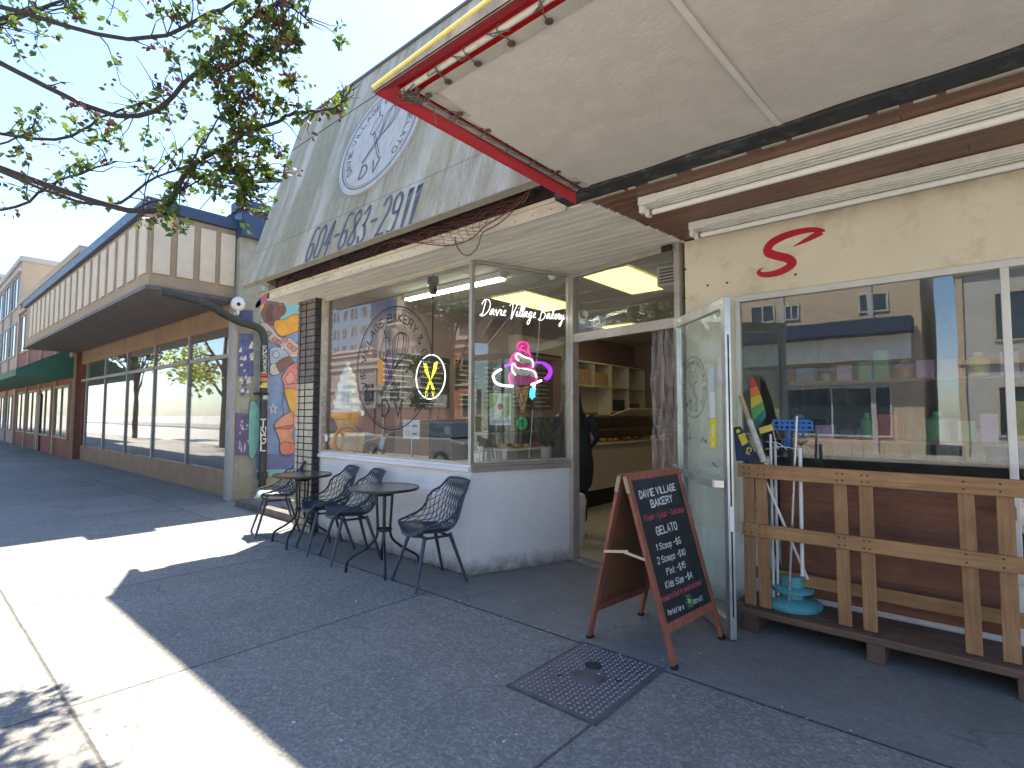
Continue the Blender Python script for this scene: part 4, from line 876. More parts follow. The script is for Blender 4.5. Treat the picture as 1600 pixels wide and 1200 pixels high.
# shelves and goods inside the shop
rr = random.Random(31); gcol = [(.35, .05, .05), (.5, .42, .1), (.08, .2, .35), (.1, .3, .15), (.45, .4, .35), (.3, .14, .05), (.05, .05, .06), (.4, .25, .4)]
gm = [pm('goods_%d' % i, c_, .5, .3, 12) for i, c_ in enumerate(gcol)]
for k, (yy, zz) in enumerate(((1.25, 1.27), (1.25, .75), (1.9, 1.75), (1.9, 1.1))):
    e = empty('display_shelf', (2.2, yy, zz), ['wooden shelf just inside the shop window at rack height', 'low wooden shelf inside shop window near floor', 'upper dim shelf deeper inside the right shop', 'lower dim shelf deeper inside the right shop'][k], 'shelf')
    MB().box(2.2, 5.0, yy, yy+.3, zz-.02, zz).build('board', wood('shelf_wood_%d' % k, (.2, .1, .05), (.36, .2, .1)), e); MB().box(2.2, 2.23, yy, yy+.3, zz-.35, zz-.021).box(4.9, 4.93, yy, yy+.3, zz-.35, zz-.021).build('bracket', M['dark'], e)
    x = 2.25
    while x < 4.9:
        w_ = rr.uniform(.06, .16); h_ = rr.uniform(.08, .28); i_ = rr.randrange(8)
        if x < 4.7:
            q = MB()
            if rr.random() < .4: q.lathe((x+w_/2, yy+.12, zz+.001), [(w_*.45, 0), (w_*.48, h_*.7), (w_*.2, h_*.85), (w_*.2, h_)], 14)
            else: q.box(x, x+w_, yy+.04, yy+.2, zz+.001, zz+h_)
            tag(q.build('packaged_goods', gm[i_], at=(x, yy+.1, zz), bev=.004), 'packet or jar on the crowded shelves behind the right shop window', 'goods', 'goods behind the shop window')
        x += w_+rr.uniform(.01, .06)
# fluorescent fixtures
for k, (y0, lab) in enumerate(((-.275, 'long white tube light nearer the street under the plank ceiling'), (.395, 'long white tube light close to the cream shop wall'))):
    x0 = 1.835 if k == 0 else 1.90
    e = empty('tube_light', (3, y0, 2.89), lab, 'tube light', 'tube lights under the plank ceiling'); q = MB()
    q.box(x0, x0+2.44, y0, y0+.135, 2.848, 2.893)
    for j in range(3): q.box(x0+.12, x0+2.32, y0+.012+j*.042, y0+.034+j*.042, 2.840, 2.847)
    q.box(x0+.0, x0+.13, y0-.004, y0+.139, 2.838, 2.894).box(x0+2.31, x0+2.44, y0-.004, y0+.139, 2.838, 2.894)
    q.build('housing', pm('fixture_white', (.76, .75, .68), .4, .08, 5, dirt=(.5, .45, .35), dsc=6), e, bev=.004)
    for xx in (x0+.005, x0+2.40): 
        MB().box(xx, xx+.03, y0+.085, y0+.135, 2.790, 2.837).build('socket', M['white'], e, bev=.004); MB().box(xx, xx+.03, y0+.0, y0+.05, 2.790, 2.837).build('socket', M['white'], e, bev=.004)
    MB().tube([(x0+.04, y0+.11, 2.815), (x0+2.4, y0+.11, 2.815)], .019, 14).build('tube', flat('lamp_glass', (.80, .80, .76), .25), e)
    MB().tube([(x0+.034, y0+.11, 2.815), (x0+.055, y0+.11, 2.815)], .0195, 14).build('end_cap', pm('cap_metal', (.45, .3, .2), .4, metal=.7), e)

# =================================================================== AWNING
AZ = 2.95; tip = V((1.43, -2.07, AZ)); bk = V((1.555, -.60, 2.905)); AX1 = 5.4
aw = empty('awning', (3, -.6, AZ), 'large red edged shop awning with pale canvas underside laced to a tube frame', 'awning')
fr_i = V((1.545, -1.965, AZ+.01)); bk_i = V((1.60, -.62, 2.91))
q = MB(); nx_, ny_ = 40, 14; vs = []
rr = random.Random(2)
for i in range(nx_+1):
    for j in range(ny_+1):
        s_ = i/nx_; t_ = j/ny_; xl = (fr_i.lerp(bk_i, t_)).x+.05; x_ = xl+(AX1-xl)*s_; y_ = (fr_i.y+.06)+(bk_i.y-.0-(fr_i.y+.06))*t_
        sag = -.03*math.sin(math.pi*t_)*(.6+.4*math.sin(x_*2.1))+.004*math.sin(x_*9+t_*5)
        vs.append((x_, y_, AZ+.012+(2.905-AZ-.012)*t_+sag))
q.add(vs, [(i*(ny_+1)+j, i*(ny_+1)+j+1, (i+1)*(ny_+1)+j+1, (i+1)*(ny_+1)+j) for i in range(nx_) for j in range(ny_)], True)
def canvas(name, c1, c2, trans=.25):
    m, t, b = newmat(name); n = N(t)
    base = n.mix(n.ramp(n.noise(n.coord((1, 2.5, 1)), 1.2, 7, .65), [(.3, 0), (.7, 1)]), c1, c2)
    base = n.mix(n.ramp(n.noise(n.coord((1, 1, 1), (0, 0, .5)), 7, 6, .75), [(.45, .25), (.6, 0)]), base, tuple(c*.75 for c in c1))
    t.links.new(base, b.inputs['Base Color']); b.inputs['Roughness'].default_value = .8
    n.bump(b, n.noise(n.coord((1, 5, 1), (0, 0, .4)), 22, 6, .75), .35, .008)
    tl = n.n('ShaderNodeBsdfTranslucent'); n.l(base, tl.inputs[0]); mx = n.n('ShaderNodeMixShader'); mx.inputs[0].default_value = trans
    o = t.nodes['Material Output']; n.l(b.outputs[0], mx.inputs[1]); n.l(tl.outputs[0], mx.inputs[2]); n.l(mx.outputs[0], o.inputs[0]); return m
cv = canvas('grey_canvas', (.70, .68, .60), (.80, .77, .69), .2); hem = canvas('hem_canvas', (.60, .58, .50), (.66, .64, .57)); redc = canvas('red_canvas', (.60, .05, .065), (.50, .045, .055), .22)
q.build('canvas_underside', cv, aw)
q = MB(); vs = []
for j in range(15):
    t_ = j/14; y_ = (fr_i.y+.06)+(bk_i.y-fr_i.y-.06)*t_; 
    for dx in (0, .028):
        x_ = 2.70+.08*t_+dx; vs.append((x_, y_, AZ+.012+(2.905-AZ-.012)*t_-.03*math.sin(math.pi*t_)*(.6+.4*math.sin(x_*2.1))-.007))
q.add(vs, [(2*j, 2*j+1, 2*j+3, 2*j+2) for j in range(14)], True); q.build('canvas_seam', canvas('seam_canvas', (.76, .74, .66), (.86, .82, .74), .2), aw)
q = MB(); a0 = V((fr_i.x+.03, fr_i.y+.045, AZ+.002)); a1 = V((AX1, fr_i.y+.045, AZ+.002)); q.obox(a0, a1-a0, (0, .055, 0), (0, 0, .006))
b0 = V((bk_i.x+.03, bk_i.y, 2.902)); q.obox(a0, b0-a0, (.05, 0, 0), (0, 0, .005)); q.build('canvas_hem', hem, aw)
tubm = pm('frame_white', (.66, .64, .58), .4, .15, 6, .1, 50, dirt=(.3, .22, .18), dsc=9); tubg = pm('frame_grey', (.33, .29, .27), .5, .3, 6, .2, 50)
MB().tube([fr_i+V((-.03, 0, 0)), V((AX1, fr_i.y, AZ+.01))], .014, 10).build('frame_tube', tubm, aw); MB().tube([fr_i+V((-.02, 0, .0)), bk_i+V((-.02, 0, 0))], .016, 10).build('frame_tube', tubg, aw)
# red border (mitred), tilting down toward its outer lip
lip = -.012
q = MB(); 
outF0 = tip+V((0, 0, lip)); outF1 = V((AX1, tip.y, AZ+lip)); inF0 = fr_i+V((-.035, -.03, .012)); inF1 = V((AX1, fr_i.y-.03, AZ+.02))
def panel(mb, a, b_, c_, d_, th=.006): mb.prism([a, b_, c_, d_], (0, 0, th))
panel(q, outF0, outF1, inF1, inF0); q.build('front_border', redc, aw)
q = MB(); outB = bk+V((0, 0, -.08)); inB = bk_i+V((-.045, 0, .01)); panel(q, outF0, outB, inB, inF0); q.build('side_border', redc, aw)
q = MB(); q.prism([tip+V((0, 0, lip)), V((AX1, tip.y, AZ+lip)), V((AX1, tip.y, AZ+.075)), V((tip.x+1.1, tip.y, AZ+.062)), tip+V((0, 0, .012))], (0, .006, 0)); q.build('front_lip', pm('frayed_canvas', (.42, .36, .28), .9, .35, 12, .6, 30, dirt=(.2, .06, .06), dsc=9), aw)
q = MB().tube([tip+V((0, 0, .014)), V((tip.x+1.1, tip.y, AZ+.064)), V((AX1, tip.y, AZ+.077))], .009, 8); q.build('piping', pm('yellow_piping', (.85, .72, .18), .6, .15, 9), aw)
q = MB(); q.prism([tip+V((0, .004, lip)), bk+V((0, 0, -.08)), bk+V((0, 0, .05)), tip+V((0, .004, .014))], (.006, 0, 0)); q.build('side_lip', redc, aw)
q = MB(); q.prism([tip+V((0, .007, .008)), (AX1, tip.y+.007, AZ+.068), (AX1, -.56, 3.55), (1.56, -.56, 3.55)], (0, .004, .004)); q.build('canopy_top', redc, aw)
q = MB(); q.prism([tip+V((0, .02, .012)), bk+V((0, 0, .05)), (1.56, -.56, 3.55)], (.006, 0, 0)); q.build('side_panel', redc, aw)
# grommets and lacing
rr = random.Random(12); gmt = pm('brass_grommet', (.22, .15, .12), .4, .2, 9, metal=.7)
q = MB(); lc_ = MB()
def lace(p, tub):
    q.lathe(p+V((0, 0, -.008)), [(.006, .0), (.017, .001), (.017, .006), (.006, .007)], 12)
    a = tub+V((rr.uniform(-.02, .02), 0, 0)); lc_.tube(catmull([p+V((0, 0, -.006)), p.lerp(a, .5)+V((rr.uniform(-.01, .01), 0, -.01)), a+V((0, -.0, -.017)), a+V((0, -.018, .004)), a+V((.01, -.006, .02))], 3), .0028, 5)
    for z_ in range(2): lc_.tube(catmull([a+V((rr.uniform(-.03, .03), rr.uniform(-.02, .02), -.016)), a+V((rr.uniform(-.05, .05), rr.uniform(-.03, .01), -.02)), a+V((rr.uniform(-.06, .06), -.03, -.012))], 3), .0022, 5)
x = fr_i.x+.2
while x < AX1: lace(V((x, fr_i.y+.075, AZ)), V((x+.02, fr_i.y, AZ+.01))); x += .19
for k in range(7):
    t_ = .06+k*.145; p_ = fr_i.lerp(bk_i, t_); lace(V((p_.x+.055, p_.y, p_.z-.01)), V((p_.x-.02, p_.y+.02, p_.z))); a = p_+V((-.02, .02, -.006)); b_ = fr_i.lerp(bk_i, min(1, t_+.145))+V((.05, 0, -.006)); lc_.tube(catmull([a, a.lerp(b_, .5)+V((.0, 0, -.012)), b_], 4), .0028, 5)
lc_.tube(catmull([fr_i+V((.03, .08, 0)), fr_i+V((.05, .12, -.06)), fr_i+V((.06, .13, -.14))], 4), .003, 5)
for k in range(14): a = fr_i+V((rr.uniform(-.06, .06), rr.uniform(-.05, .1), -.012)); lc_.tube(catmull([a, a+V((rr.uniform(-.05, .05), rr.uniform(-.05, .05), -.015)), a+V((rr.uniform(-.06, .06), rr.uniform(-.06, .06), .0))], 3), .003, 5)
q.split('grommet', gmt, aw); lc_.split('lacing', pm('lacing_cord', (.13, .11, .10), .8), aw)

# =================================================================== TORN BIRD NET AND LOOSE CABLE
netm = pm('net_thread', (.16, .055, .05), .85, .4, 20, 0)
top = [(-.75, -.5, 3.05), (-.3, -.5, 3.06), (.2, -.5, 3.07), (.7, -.49, 3.07), (1.25, -.48, 3.07)]
bot = [Y(a, b_, -.52) for a, b_ in ((628, 373), (665, 381), (700, 384), (728, 378), (745, 368), (757, 356), (785, 338), (810, 320), (830, 297))]
T_ = catmull(top, 7); B_ = catmull(bot, 4); nn_ = 30
def samp(L_, t_): f = t_*(len(L_)-1); i = min(int(f), len(L_)-2); return L_[i].lerp(L_[i+1], f-i)
q = MB(); rr = random.Random(17); mrow = 7; grid = [[None]*(mrow+1) for _ in range(nn_+1)]
for i in range(nn_+1):
    for j in range(mrow+1):
        a = samp(T_, i/nn_); b_ = samp(B_, i/nn_); s_ = j/mrow; p_ = a.lerp(b_, s_**.9)+V((rr.uniform(-.012, .012), -.03*math.sin(s_*3.14)+rr.uniform(-.012, .012), rr.uniform(-.01, .01))); grid[i][j] = p_
for i in range(nn_):
    for j in range(mrow):
        if (i+j) % 2 == 0: q.tube([grid[i][j], grid[i+1][j+1]], .0022, 4, caps=False)
        else: q.tube([grid[i+1][j], grid[i][j+1]], .0022, 4, caps=False)
q.tube([p+V((0, -.01, 0)) for p in B_], .005, 5)
for k in range(230):                           # tangle stuffed along the gap
    x = rr.uniform(-3.25, 1.1); p_ = V((x, rr.uniform(-.52, -.42), rr.uniform(2.99, 3.10))); q.tube([p_, p_+V((rr.uniform(-.1, .1), rr.uniform(-.04, .04), rr.uniform(-.05, .04))), p_+V((rr.uniform(-.2, .2), rr.uniform(-.05, .05), rr.uniform(-.06, .04)))], .002, 4, caps=False)
tag(q.build('bird_net', netm, at=(0, -.5, 3)), 'torn reddish bird net sagging from the gap under the sign panel', 'net')
q = MB().tube(catmull([Y(a, b_, -.54) for a, b_ in ((711, 370), (713, 382), (719, 393), (728, 399), (738, 396), (747, 384), (754, 364), (768, 356), (785, 345), (801, 330))], 6), .006, 6).tube(catmull([Y(a, b_, -.53) for a, b_ in ((831, 287), (828, 300), (822, 311), (815, 318))], 5), .004, 5)
tag(q.build('loose_cable', pm('cable_brown', (.16, .11, .07), .6), at=(0, -.54, 2.8)), 'brown cable hanging in a loop below the torn net', 'cable')

# =================================================================== CAFE CHAIRS AND TABLES
chm = pm('blue_black_plastic', (.035, .055, .085), .38, .15, 5, .06, 150)
def S_(u, v):                                  # shell: u -1..1 across, v 0 front .. 1 back top; chair faces -y
    prof = [(-.225, .425), (-.20, .440), (-.10, .428), (.03, .415), (.13, .425), (.19, .475), (.225, .57), (.25, .69), (.275, .82)]
    f = v*(len(prof)-1); i = min(int(f), len(prof)-2); t = f-i
    def cr(k):
        a = prof[max(i-1, 0)][k]; b = prof[i][k]; c = prof[i+1][k]; d = prof[min(i+2, len(prof)-1)][k]
        return .5*((2*b)+(c-a)*t+(2*a-5*b+4*c-d)*t*t+(3*b-a-3*c+d)*t**3)
    y, z = cr(0), cr(1)
    wid = [.165, .225, .245, .255, .262, .262, .245, .215, .165]; w0 = wid[i]+(wid[i+1]-wid[i])*t
    lift = [.0, .045, .085, .135, .18, .19, .14, .05, .0][i]; lift2 = [.0, .045, .085, .135, .18, .19, .14, .05, .0][i+1]; lf = lift+(lift2-lift)*t
    fwd = [0, 0, 0, .01, .05, .09, .085, .05, .01]; fw = fwd[i]+(fwd[i+1]-fwd[i])*t
    a = abs(u)
    if v < .2: y += (1-v/.2)**1.5*.075*a**2.5
    return V((u*w0*(1-.06*a*a), y-fw*a**2.2, z+lf*a**2.4))*1.09-V((0, 0, .03))
def make_chair(label):
    e = empty('cafe_chair', (0, 0, 0), label, 'chair', 'blue-black lattice chairs outside the bakery')
    q = MB()                                   # solid pan with rounded front corners
    nu, nv = 20, 20; vs = []; th = .007
    def pan(s, t):                             # s -1..1, t 0..1
        lim = .96*(1-.62*max(0, t-.28)**1.0); return S_(s*lim, .0+t*.52)
    for sgn in (0, 1):
        for i in range(nu+1):
            for j in range(nv+1): p = pan(-1+2*i/nu, j/nv); vs.append(p+V((0, 0, -th if sgn == 0 else .0)))
    n1 = (nu+1)*(nv+1); I = lambda i, j: i*(nv+1)+j
    fs = []
    for i in range(nu):
        for j in range(nv): fs.append((I(i, j), I(i, j+1), I(i+1, j+1), I(i+1, j))); fs.append((n1+I(i, j), n1+I(i+1, j), n1+I(i+1, j+1), n1+I(i, j+1)))
    for j in range(nv): fs.append((I(0, j), n1+I(0, j), n1+I(0, j+1), I(0, j+1))); fs.append((I(nu, j), I(nu, j+1), n1+I(nu, j+1), n1+I(nu, j)))
    for i in range(nu): fs.append((I(i, 0), I(i+1, 0), n1+I(i+1, 0), n1+I(i, 0))); fs.append((I(i, nv), n1+I(i, nv), n1+I(i+1, nv), I(i+1, nv)))
    q.add(vs, fs, True); q.build('seat', chm, e, ang=60)
    q = MB()                                   # rim
    rim = [S_(-1, v/30) for v in range(0, 31)]+[S_(-1+2*k/14, 1)+V((0, 0, .008*math.sin(math.pi*k/14))) for k in range(1, 14)]+[S_(1, v/30) for v in range(30, -1, -1)]+[S_(1-2*k/14, 0) for k in range(1, 14)]
    q.tube(rim, .0105, 8, closed=True); q.build('rim', chm, e)
    q = MB()                                   # diamond lattice
    def strand(c, slope):
        pts = []
        for k in range(61):
            v = .06+.94*k/60; u = c+slope*(v-.06)
            if abs(u) > 1: 
                if len(pts) > 1: q.tube(pts, .0040, 5, caps=False)
                pts = []; continue
            lim = .93*(1-.62*max(0, v/.52-.28)) if v < .52 else 0
            if v < .52 and abs(u) < lim*.93:
                if len(pts) > 1: q.tube(pts, .0040, 5, caps=False)
                pts = []; continue
            pts.append(S_(u, v)+V((0, 0, -.002)))
        if len(pts) > 1: q.tube(pts, .0040, 5, caps=False)
    for k in range(-24, 25):
        strand(k*.125-.35, .72); strand(k*.125+.35, -.72)
    q.build('lattice_back', chm, e)
    for s_ in (-1, 1):
        MB().tube([(s_*.135, -.13, .425), (s_*.225, -.255, .0)], [.0175, .012], 10).build('leg', chm, e)
        MB().tube([(s_*.135, .11, .425), (s_*.215, .245, .0)], [.0175, .012], 10).build('leg', chm, e)
    q = MB(); 
    for s_ in (-1, 1): q.tube([(s_*.132, -.13, .404), (s_*.132, .11, .404)], .011, 8)
    q.tube([(-.132, .10, .404), (.132, .10, .404)], .011, 8).tube([(-.132, -.12, .404), (.132, -.12, .404)], .011, 8); q.build('under_frame', chm, e)
    return e
ch0 = make_chair('blue-black lattice chair nearest the bay corner, right of the front table')
CH = [((-.15, -.34), -12, None), ((-1.36, -.36), -16, 'lattice chair directly left of the nearer round table'), ((-1.86, -.35), -14, 'lattice chair just right of the farther round table'), ((-3.05, -.33), -18, 'lattice chair at far left whose seat front is glaring in sunlight')]
for k, ((x, y), a, lab) in enumerate(CH):
    o = ch0 if k == 0 else copy_tree(ch0)
    o.location = (x, y, 0); o.rotation_euler = (0, 0, math.radians(a))
    if lab: o['label'] = lab
def make_table(label):
    e = empty('cafe_table', (0, 0, 0), label, 'table', 'round bistro tables outside the bakery'); H = .765
    MB().lathe((0, 0, 0), [(.297, H-.024), (.318, H-.022), (.324, H-.008), (.321, H+.002), (.311, H+.004), (.304, H-.002)], 48).build('rim', pm('table_rim', (.06, .055, .05), .4, .2, 5, metal=.3), e)
    MB().lathe((0, 0, 0), [(.303, H-.008), (.303, H+.0005)], 48).build('glass_top', pm('ripple_glass', (.14, .12, .10), .12, .25, 40, .5, 90, spec=.7, dirt=(.24, .22, .19), dsc=5), e)
    for k in range(4):
        a = math.radians(45+90*k); d = V((math.cos(a), math.sin(a), 0)); pts = [d*.072+V((0, 0, H-.02)), d*.068+V((0, 0, .6)), d*.058+V((0, 0, .42)), d*.058+V((0, 0, .35)), d*.08+V((0, 0, .28)), d*.17+V((0, 0, .20)), d*.28+V((0, 0, .135)), d*.325+V((0, 0, .09)), d*.335+V((0, 0, .0))]
        MB().tube(catmull(pts, 4), .0125, 8).build('leg', pm('table_steel', (.03, .03, .035), .35, .2, 6, metal=.4) if k == 0 and 'tsteel' not in M else M['tsteel'], e) if 'tsteel' in M else None
    q = MB()
    for zz, rz in ((.37, .066), (.70, .078)): q.tube(circle((0, 0, zz), V((1, 0, 0)), V((0, 1, 0)), rz, 24), .012, 6, closed=True)
    q.build('collar', M['tsteel'], e)
    return e
M['tsteel'] = pm('table_steel', (.03, .03, .035), .35, .2, 6, .05, metal=.4)
tb0 = make_table('round glass topped bistro table nearest the bay corner')
tb0.location = (-.75, -.40, 0); tb0.rotation_euler = (0, 0, math.radians(12))
tb1 = copy_tree(tb0); tb1.location = (-2.34, -.38, 0); tb1.rotation_euler = (0, 0, math.radians(-8)); tb1['label'] = 'farther round bistro table beside the brick pilaster'

# =================================================================== SANDWICH BOARD
rw = wood('reddish_board_wood', (.24, .07, .045), (.42, .15, .09), 'Z', .45); pine = pm('pale_hinge', (.62, .55, .38), .4, .2, 8, metal=.5)
sb = empty('sandwich_board', (1.85, -.2, 0), 'reddish wooden A-frame chalkboard with handwritten gelato prices', 'sandwich board')
f0, f1, t0_, t1_ = V((2.138, -.493, .0)), V((2.198, .139, 0)), V((1.862, -.538, 1.087)), V((1.862, -.538, 1.087))+V((.060, .632, 0))
g0, g1, h0, h1 = V((1.533, -.447, 0)), V((1.600, .172, 0)), V((1.835, -.545, 1.087)), V((1.835, -.545, 1.087))+V((.067, .619, 0))
def frame(a0, a1, b0, b1, nm, front):
    ux = (a1-a0).normalized(); up = (b0-a0).normalized(); n_ = up.cross(ux).normalized()
    if n_.x < 0 and front or n_.x > 0 and not front: n_ = -n_
    wd = .042; 
    for a, b_, s_ in ((a0, b0, 1), (a1, b1, -1)):
        q = MB(); q.bar(a+ux*s_*wd/2+(b_-a)*.02, b_+ux*s_*wd/2, wd, .022, n_); q.build('leg', rw, sb, bev=.003)
        q = MB(); q.bar(a+ux*s_*wd/2, a+ux*s_*wd/2+(b_-a)*.022, wd+.006, .028, n_); q.build('rubber_foot', M['black'], sb, bev=.003)
    def P(u, v): return (a0+(b0-a0)*v).lerp(a1+(b1-a1)*v, u)
    q = MB(); q.bar(P(.065, .985), P(.935, .985), .040, .021, n_) if 0 else q.bar(P(.067, .982), P(.933, .982), .021, .042, up); q.build('top_rail', rw, sb, bev=.003)
    q = MB(); q.bar(P(.067, .195), P(.933, .195), .021, .052, up); q.build('bottom_rail', rw, sb, bev=.003)
    return P, n_, ux, up
PF, nF, uF, vF = frame(f0, f1, t0_, t1_, 'front', True); PB, nB, uB, vB = frame(g0, g1, h0, h1, 'back', False)
chalk = pm('chalkboard', (.018, .024, .030), .42, .35, 2.5, .06, 60, dirt=(.05, .055, .06), dsc=3, spec=.5)
q = MB(); q.prism([PF(.065, .215), PF(.935, .215), PF(.935, .965), PF(.065, .965)], nF*.006); bd = q.build('chalkboard', chalk, sb)
q = MB(); q.prism([PB(.065, .215), PB(.935, .215), PB(.935, .965), PB(.065, .965)], nB*.006); q.build('back_panel', pm('brown_hardboard', (.22, .09, .04), .5, .2, 3, .1, 50), sb)
def bp(px, py): return onp(px, py, tuple(f0+nF*.0065), tuple(nF))
chw = pm('chalk_white', (.66, .67, .66), .9, .3, 60, .3, 90); chr_ = pm('chalk_red', (.60, .10, .12), .9, .35, 60, .3, 90); chg = pm('chalk_green', (.28, .5, .22), .9, .3, 40)
def chalkline(txt, a, b_, h, m, w_, seed=1, nm='chalk_writing'):
    A, B = bp(*a), bp(*b_); q = MB(); vv = nF.cross((B-A).normalized()) ; 
    if vv.z < 0: vv = -vv
    u = (B-A).normalized()
    if u.cross(vv).dot(nF) < 0: pass
    write(q, txt, A+(B-A)*.025, u, vv, h*.80, (B-A).length*.95, w_, .0008, .12, seed=seed); return q.build(nm, m, bd)
chalkline('DAVIE VILLAGE', (999, 779), (1057, 765), .052, chw, .0095, 1); chalkline('BAKERY', (1017, 793), (1052, 783), .052, chw, .0095, 2)
chalkline('Fresh - Local - Delicious', (1006, 815), (1070, 799), .042, chr_, .0045, 3); chalkline('GELATO', (1026, 836), (1059, 826), .055, chw, .0085, 4)
chalkline('1 Scoop -$6', (1025, 861), (1065, 848), .046, chw, .0055, 5); chalkline('2 Scoops -$10', (1027, 882), (1072, 866), .046, chw, .0055, 6); chalkline('Pint -$15', (1042, 899), (1072, 886), .046, chw, .0055, 7)
chalkline('Kids Size -$4', (1040, 920), (1083, 902), .046, chw, .0055, 8); chalkline('Handcrafted in small batches!', (1033, 942), (1097, 912), .038, chr_, .0045, 9)
chalkline('Perfect for a', (1044, 962), (1069, 951), .034, chw, .0042, 10); chalkline('stroll!', (1083, 944), (1098, 937), .034, chw, .0042, 11)
sc0 = bp(1077, 939); q = MB(); q.prism(circle(sc0, uF, vF, .017, 20), nF*.001)
for k in range(12): a = k*math.pi/6; d = uF*math.cos(a)+vF*math.sin(a); q.ribbon([sc0+d*.023+nF*.001, sc0+d*(.038 if k % 2 else .046)+nF*.001], .0045, nF)
q.build('chalk_sun', chg, bd)
q = MB(); 
m0, m1 = PF(0, .55), PB(0, .55); md_ = (m0+m1)/2+V((0, 0, .02))
q.bar(m0-uF*.004, md_-uF*.004, .003, .016); q.build('stay', pine, sb); MB().bar(md_-uF*.008+V((.03, 0, .008)), m1-uF*.008, .003, .016).build('stay', pine, sb)
q = MB()
for P_, n_, b0 in ((PF, nF, 0), (PB, nB, 0)):
    for u_ in (.0, .0): q.bar(P_(.0, .99)-uF*.003, P_(.0, .90)-uF*.003, .003, .026, n_)
q.split('hinge_plate', pine, sb)

# =================================================================== UTILITY COVER
def cover_mat():
    m, t, b = newmat('worn_cast_iron'); n = N(t); co = n.coord()
    base = n.mix(n.ramp(n.noise(co, 6, 6, .7), [(.3, 0), (.7, 1)]), (.10, .10, .115), (.17, .165, .18))
    t.links.new(base, b.inputs['Base Color']); b.inputs['Roughness'].default_value = .55; b.inputs['Metallic'].default_value = .35; n.bump(b, n.noise(co, 60, 4), .3, .003); return m
cm = cover_mat(); c0 = V((1.560, -1.235, 0)); ce = empty('utility_cover', (1.82, -.88, 0), 'square cast iron utility cover with raised pattern set in the sidewalk', 'utility cover')
MB().box(1.555, 2.088, -1.238, -.522, .0, .0065).build('plate', cm, ce)
q = MB(); rr = random.Random(3); ccx, ccy = Z(921, 1060, 0).x, Z(921, 1060, 0).y; nx_, ny_ = 16, 22
for i in range(nx_):
    for j in range(ny_):
        x = 1.57+(i+.5)*.503/nx_; y = -1.223+(j+.5)*.686/ny_
        if (x-ccx)**2+(y-ccy)**2 < .098**2 or (abs(x-1.70) < .02 and abs(y+1.02) < .03): continue
        a = math.radians(45 if (i+j) % 2 else -45); d = V((math.cos(a), math.sin(a), 0)); s2 = V((-d.y, d.x, 0)); p_ = V((x, y, .0065))
        q.add([p_-d*.0135, p_-s2*.006, p_+d*.0135, p_+s2*.006, p_+V((0, 0, .008))], [(0, 1, 4), (1, 2, 4), (2, 3, 4), (3, 0, 4)])
q.build('tread_pattern', pm('worn_tread', (.28, .27, .29), .5, .2, 9, metal=.4), ce)
q = MB().tube(circle((ccx, ccy, .007), V((1, 0, 0)), V((0, 1, 0)), .088, 40), .004, 6, closed=True).tube(circle((ccx, ccy, .007), V((1, 0, 0)), V((0, 1, 0)), .072, 40), .003, 6, closed=True); q.build('raised_ring', cm, ce)
q = MB().lathe((Z(927, 1043, 0).x, Z(927, 1043, 0).y, .002), [(.046, .005), (.049, .009), (.046, .012)], 24); q.build('keyhole_cap', pm('cap_dark_green', (.015, .035, .04), .5), ce)
q = MB().box(1.685, 1.715, -.99, -.965, .0064, .0075).box(1.95, 1.98, -.82, -.795, .0064, .0075); q.split('lifting_slot', M['black'], ce)
q = MB(); 
for (x0, x1, y0, y1) in ((1.540, 1.554, -1.255, -.505), (2.089, 2.103, -1.255, -.505), (1.554, 2.089, -1.255, -1.239), (1.554, 2.089, -.521, -.505)): q.box(x0, x1, y0, y1, .0, .0045)
q.build('joint_gap', pm('gap_dirt', (.10, .10, .095), .9, .4, 20, .5), ce)
# dirt and crumbs along the wall foot
rr = random.Random(78); q = MB()
for k in range(420):
    t_ = rr.random(); p_ = V((-3.0+3.0*t_*1.13, 0, 0)) if t_ < .885 else RC*((t_-.885)/.115); p_ = p_+V((rr.uniform(-.03, .03)+(.03 if t_ > .885 else 0), -abs(rr.gauss(0, .035))-.004, .006)); s_ = rr.uniform(.003, .011)
    a = rr.uniform(0, 6.3); q.add([p_+V((s_*math.cos(a+b_), s_*math.sin(a+b_)*.6, rr.uniform(0, .003))) for b_ in (0, 1.5, 3, 4.4)]+[p_+V((0, 0, s_*.7))], [(0, 1, 4), (1, 2, 4), (2, 3, 4), (3, 0, 4)])
tag(q.build('wall_foot_debris', pm('debris_brown', (.09, .07, .05), .9, .5, 40), at=(-1, 0, 0)), 'brown crumbs and leaf debris gathered along the foot of the white wall', 'debris', kind='stuff')
# litter petals
rr = random.Random(77); q = MB()
for k in range(110):
    x = rr.uniform(-3.5, 3.6); y = rr.uniform(-3.0, -.1) if rr.random() < .75 else rr.gauss(-.53, .02); s_ = rr.uniform(.004, .011); a = rr.uniform(0, 6.3)
    if -.6 > y and y < -2.9: continue
    z_ = .009; ps = [V((x+s_*math.cos(a+b_)*rr.uniform(.5, 1.2), y+s_*math.sin(a+b_)*rr.uniform(.5, 1.2), z_+rr.uniform(0, .002))) for b_ in (0, 1.2, 2.4, 3.6, 4.9)]
    q.add(ps, [(0, 1, 2, 3, 4)])
tag(q.build('fallen_petals', flat('petal', (.72, .68, .6), .8), at=(0, -1, 0)), 'tiny pale petals and crumbs scattered over the sidewalk', 'petals', kind='stuff')

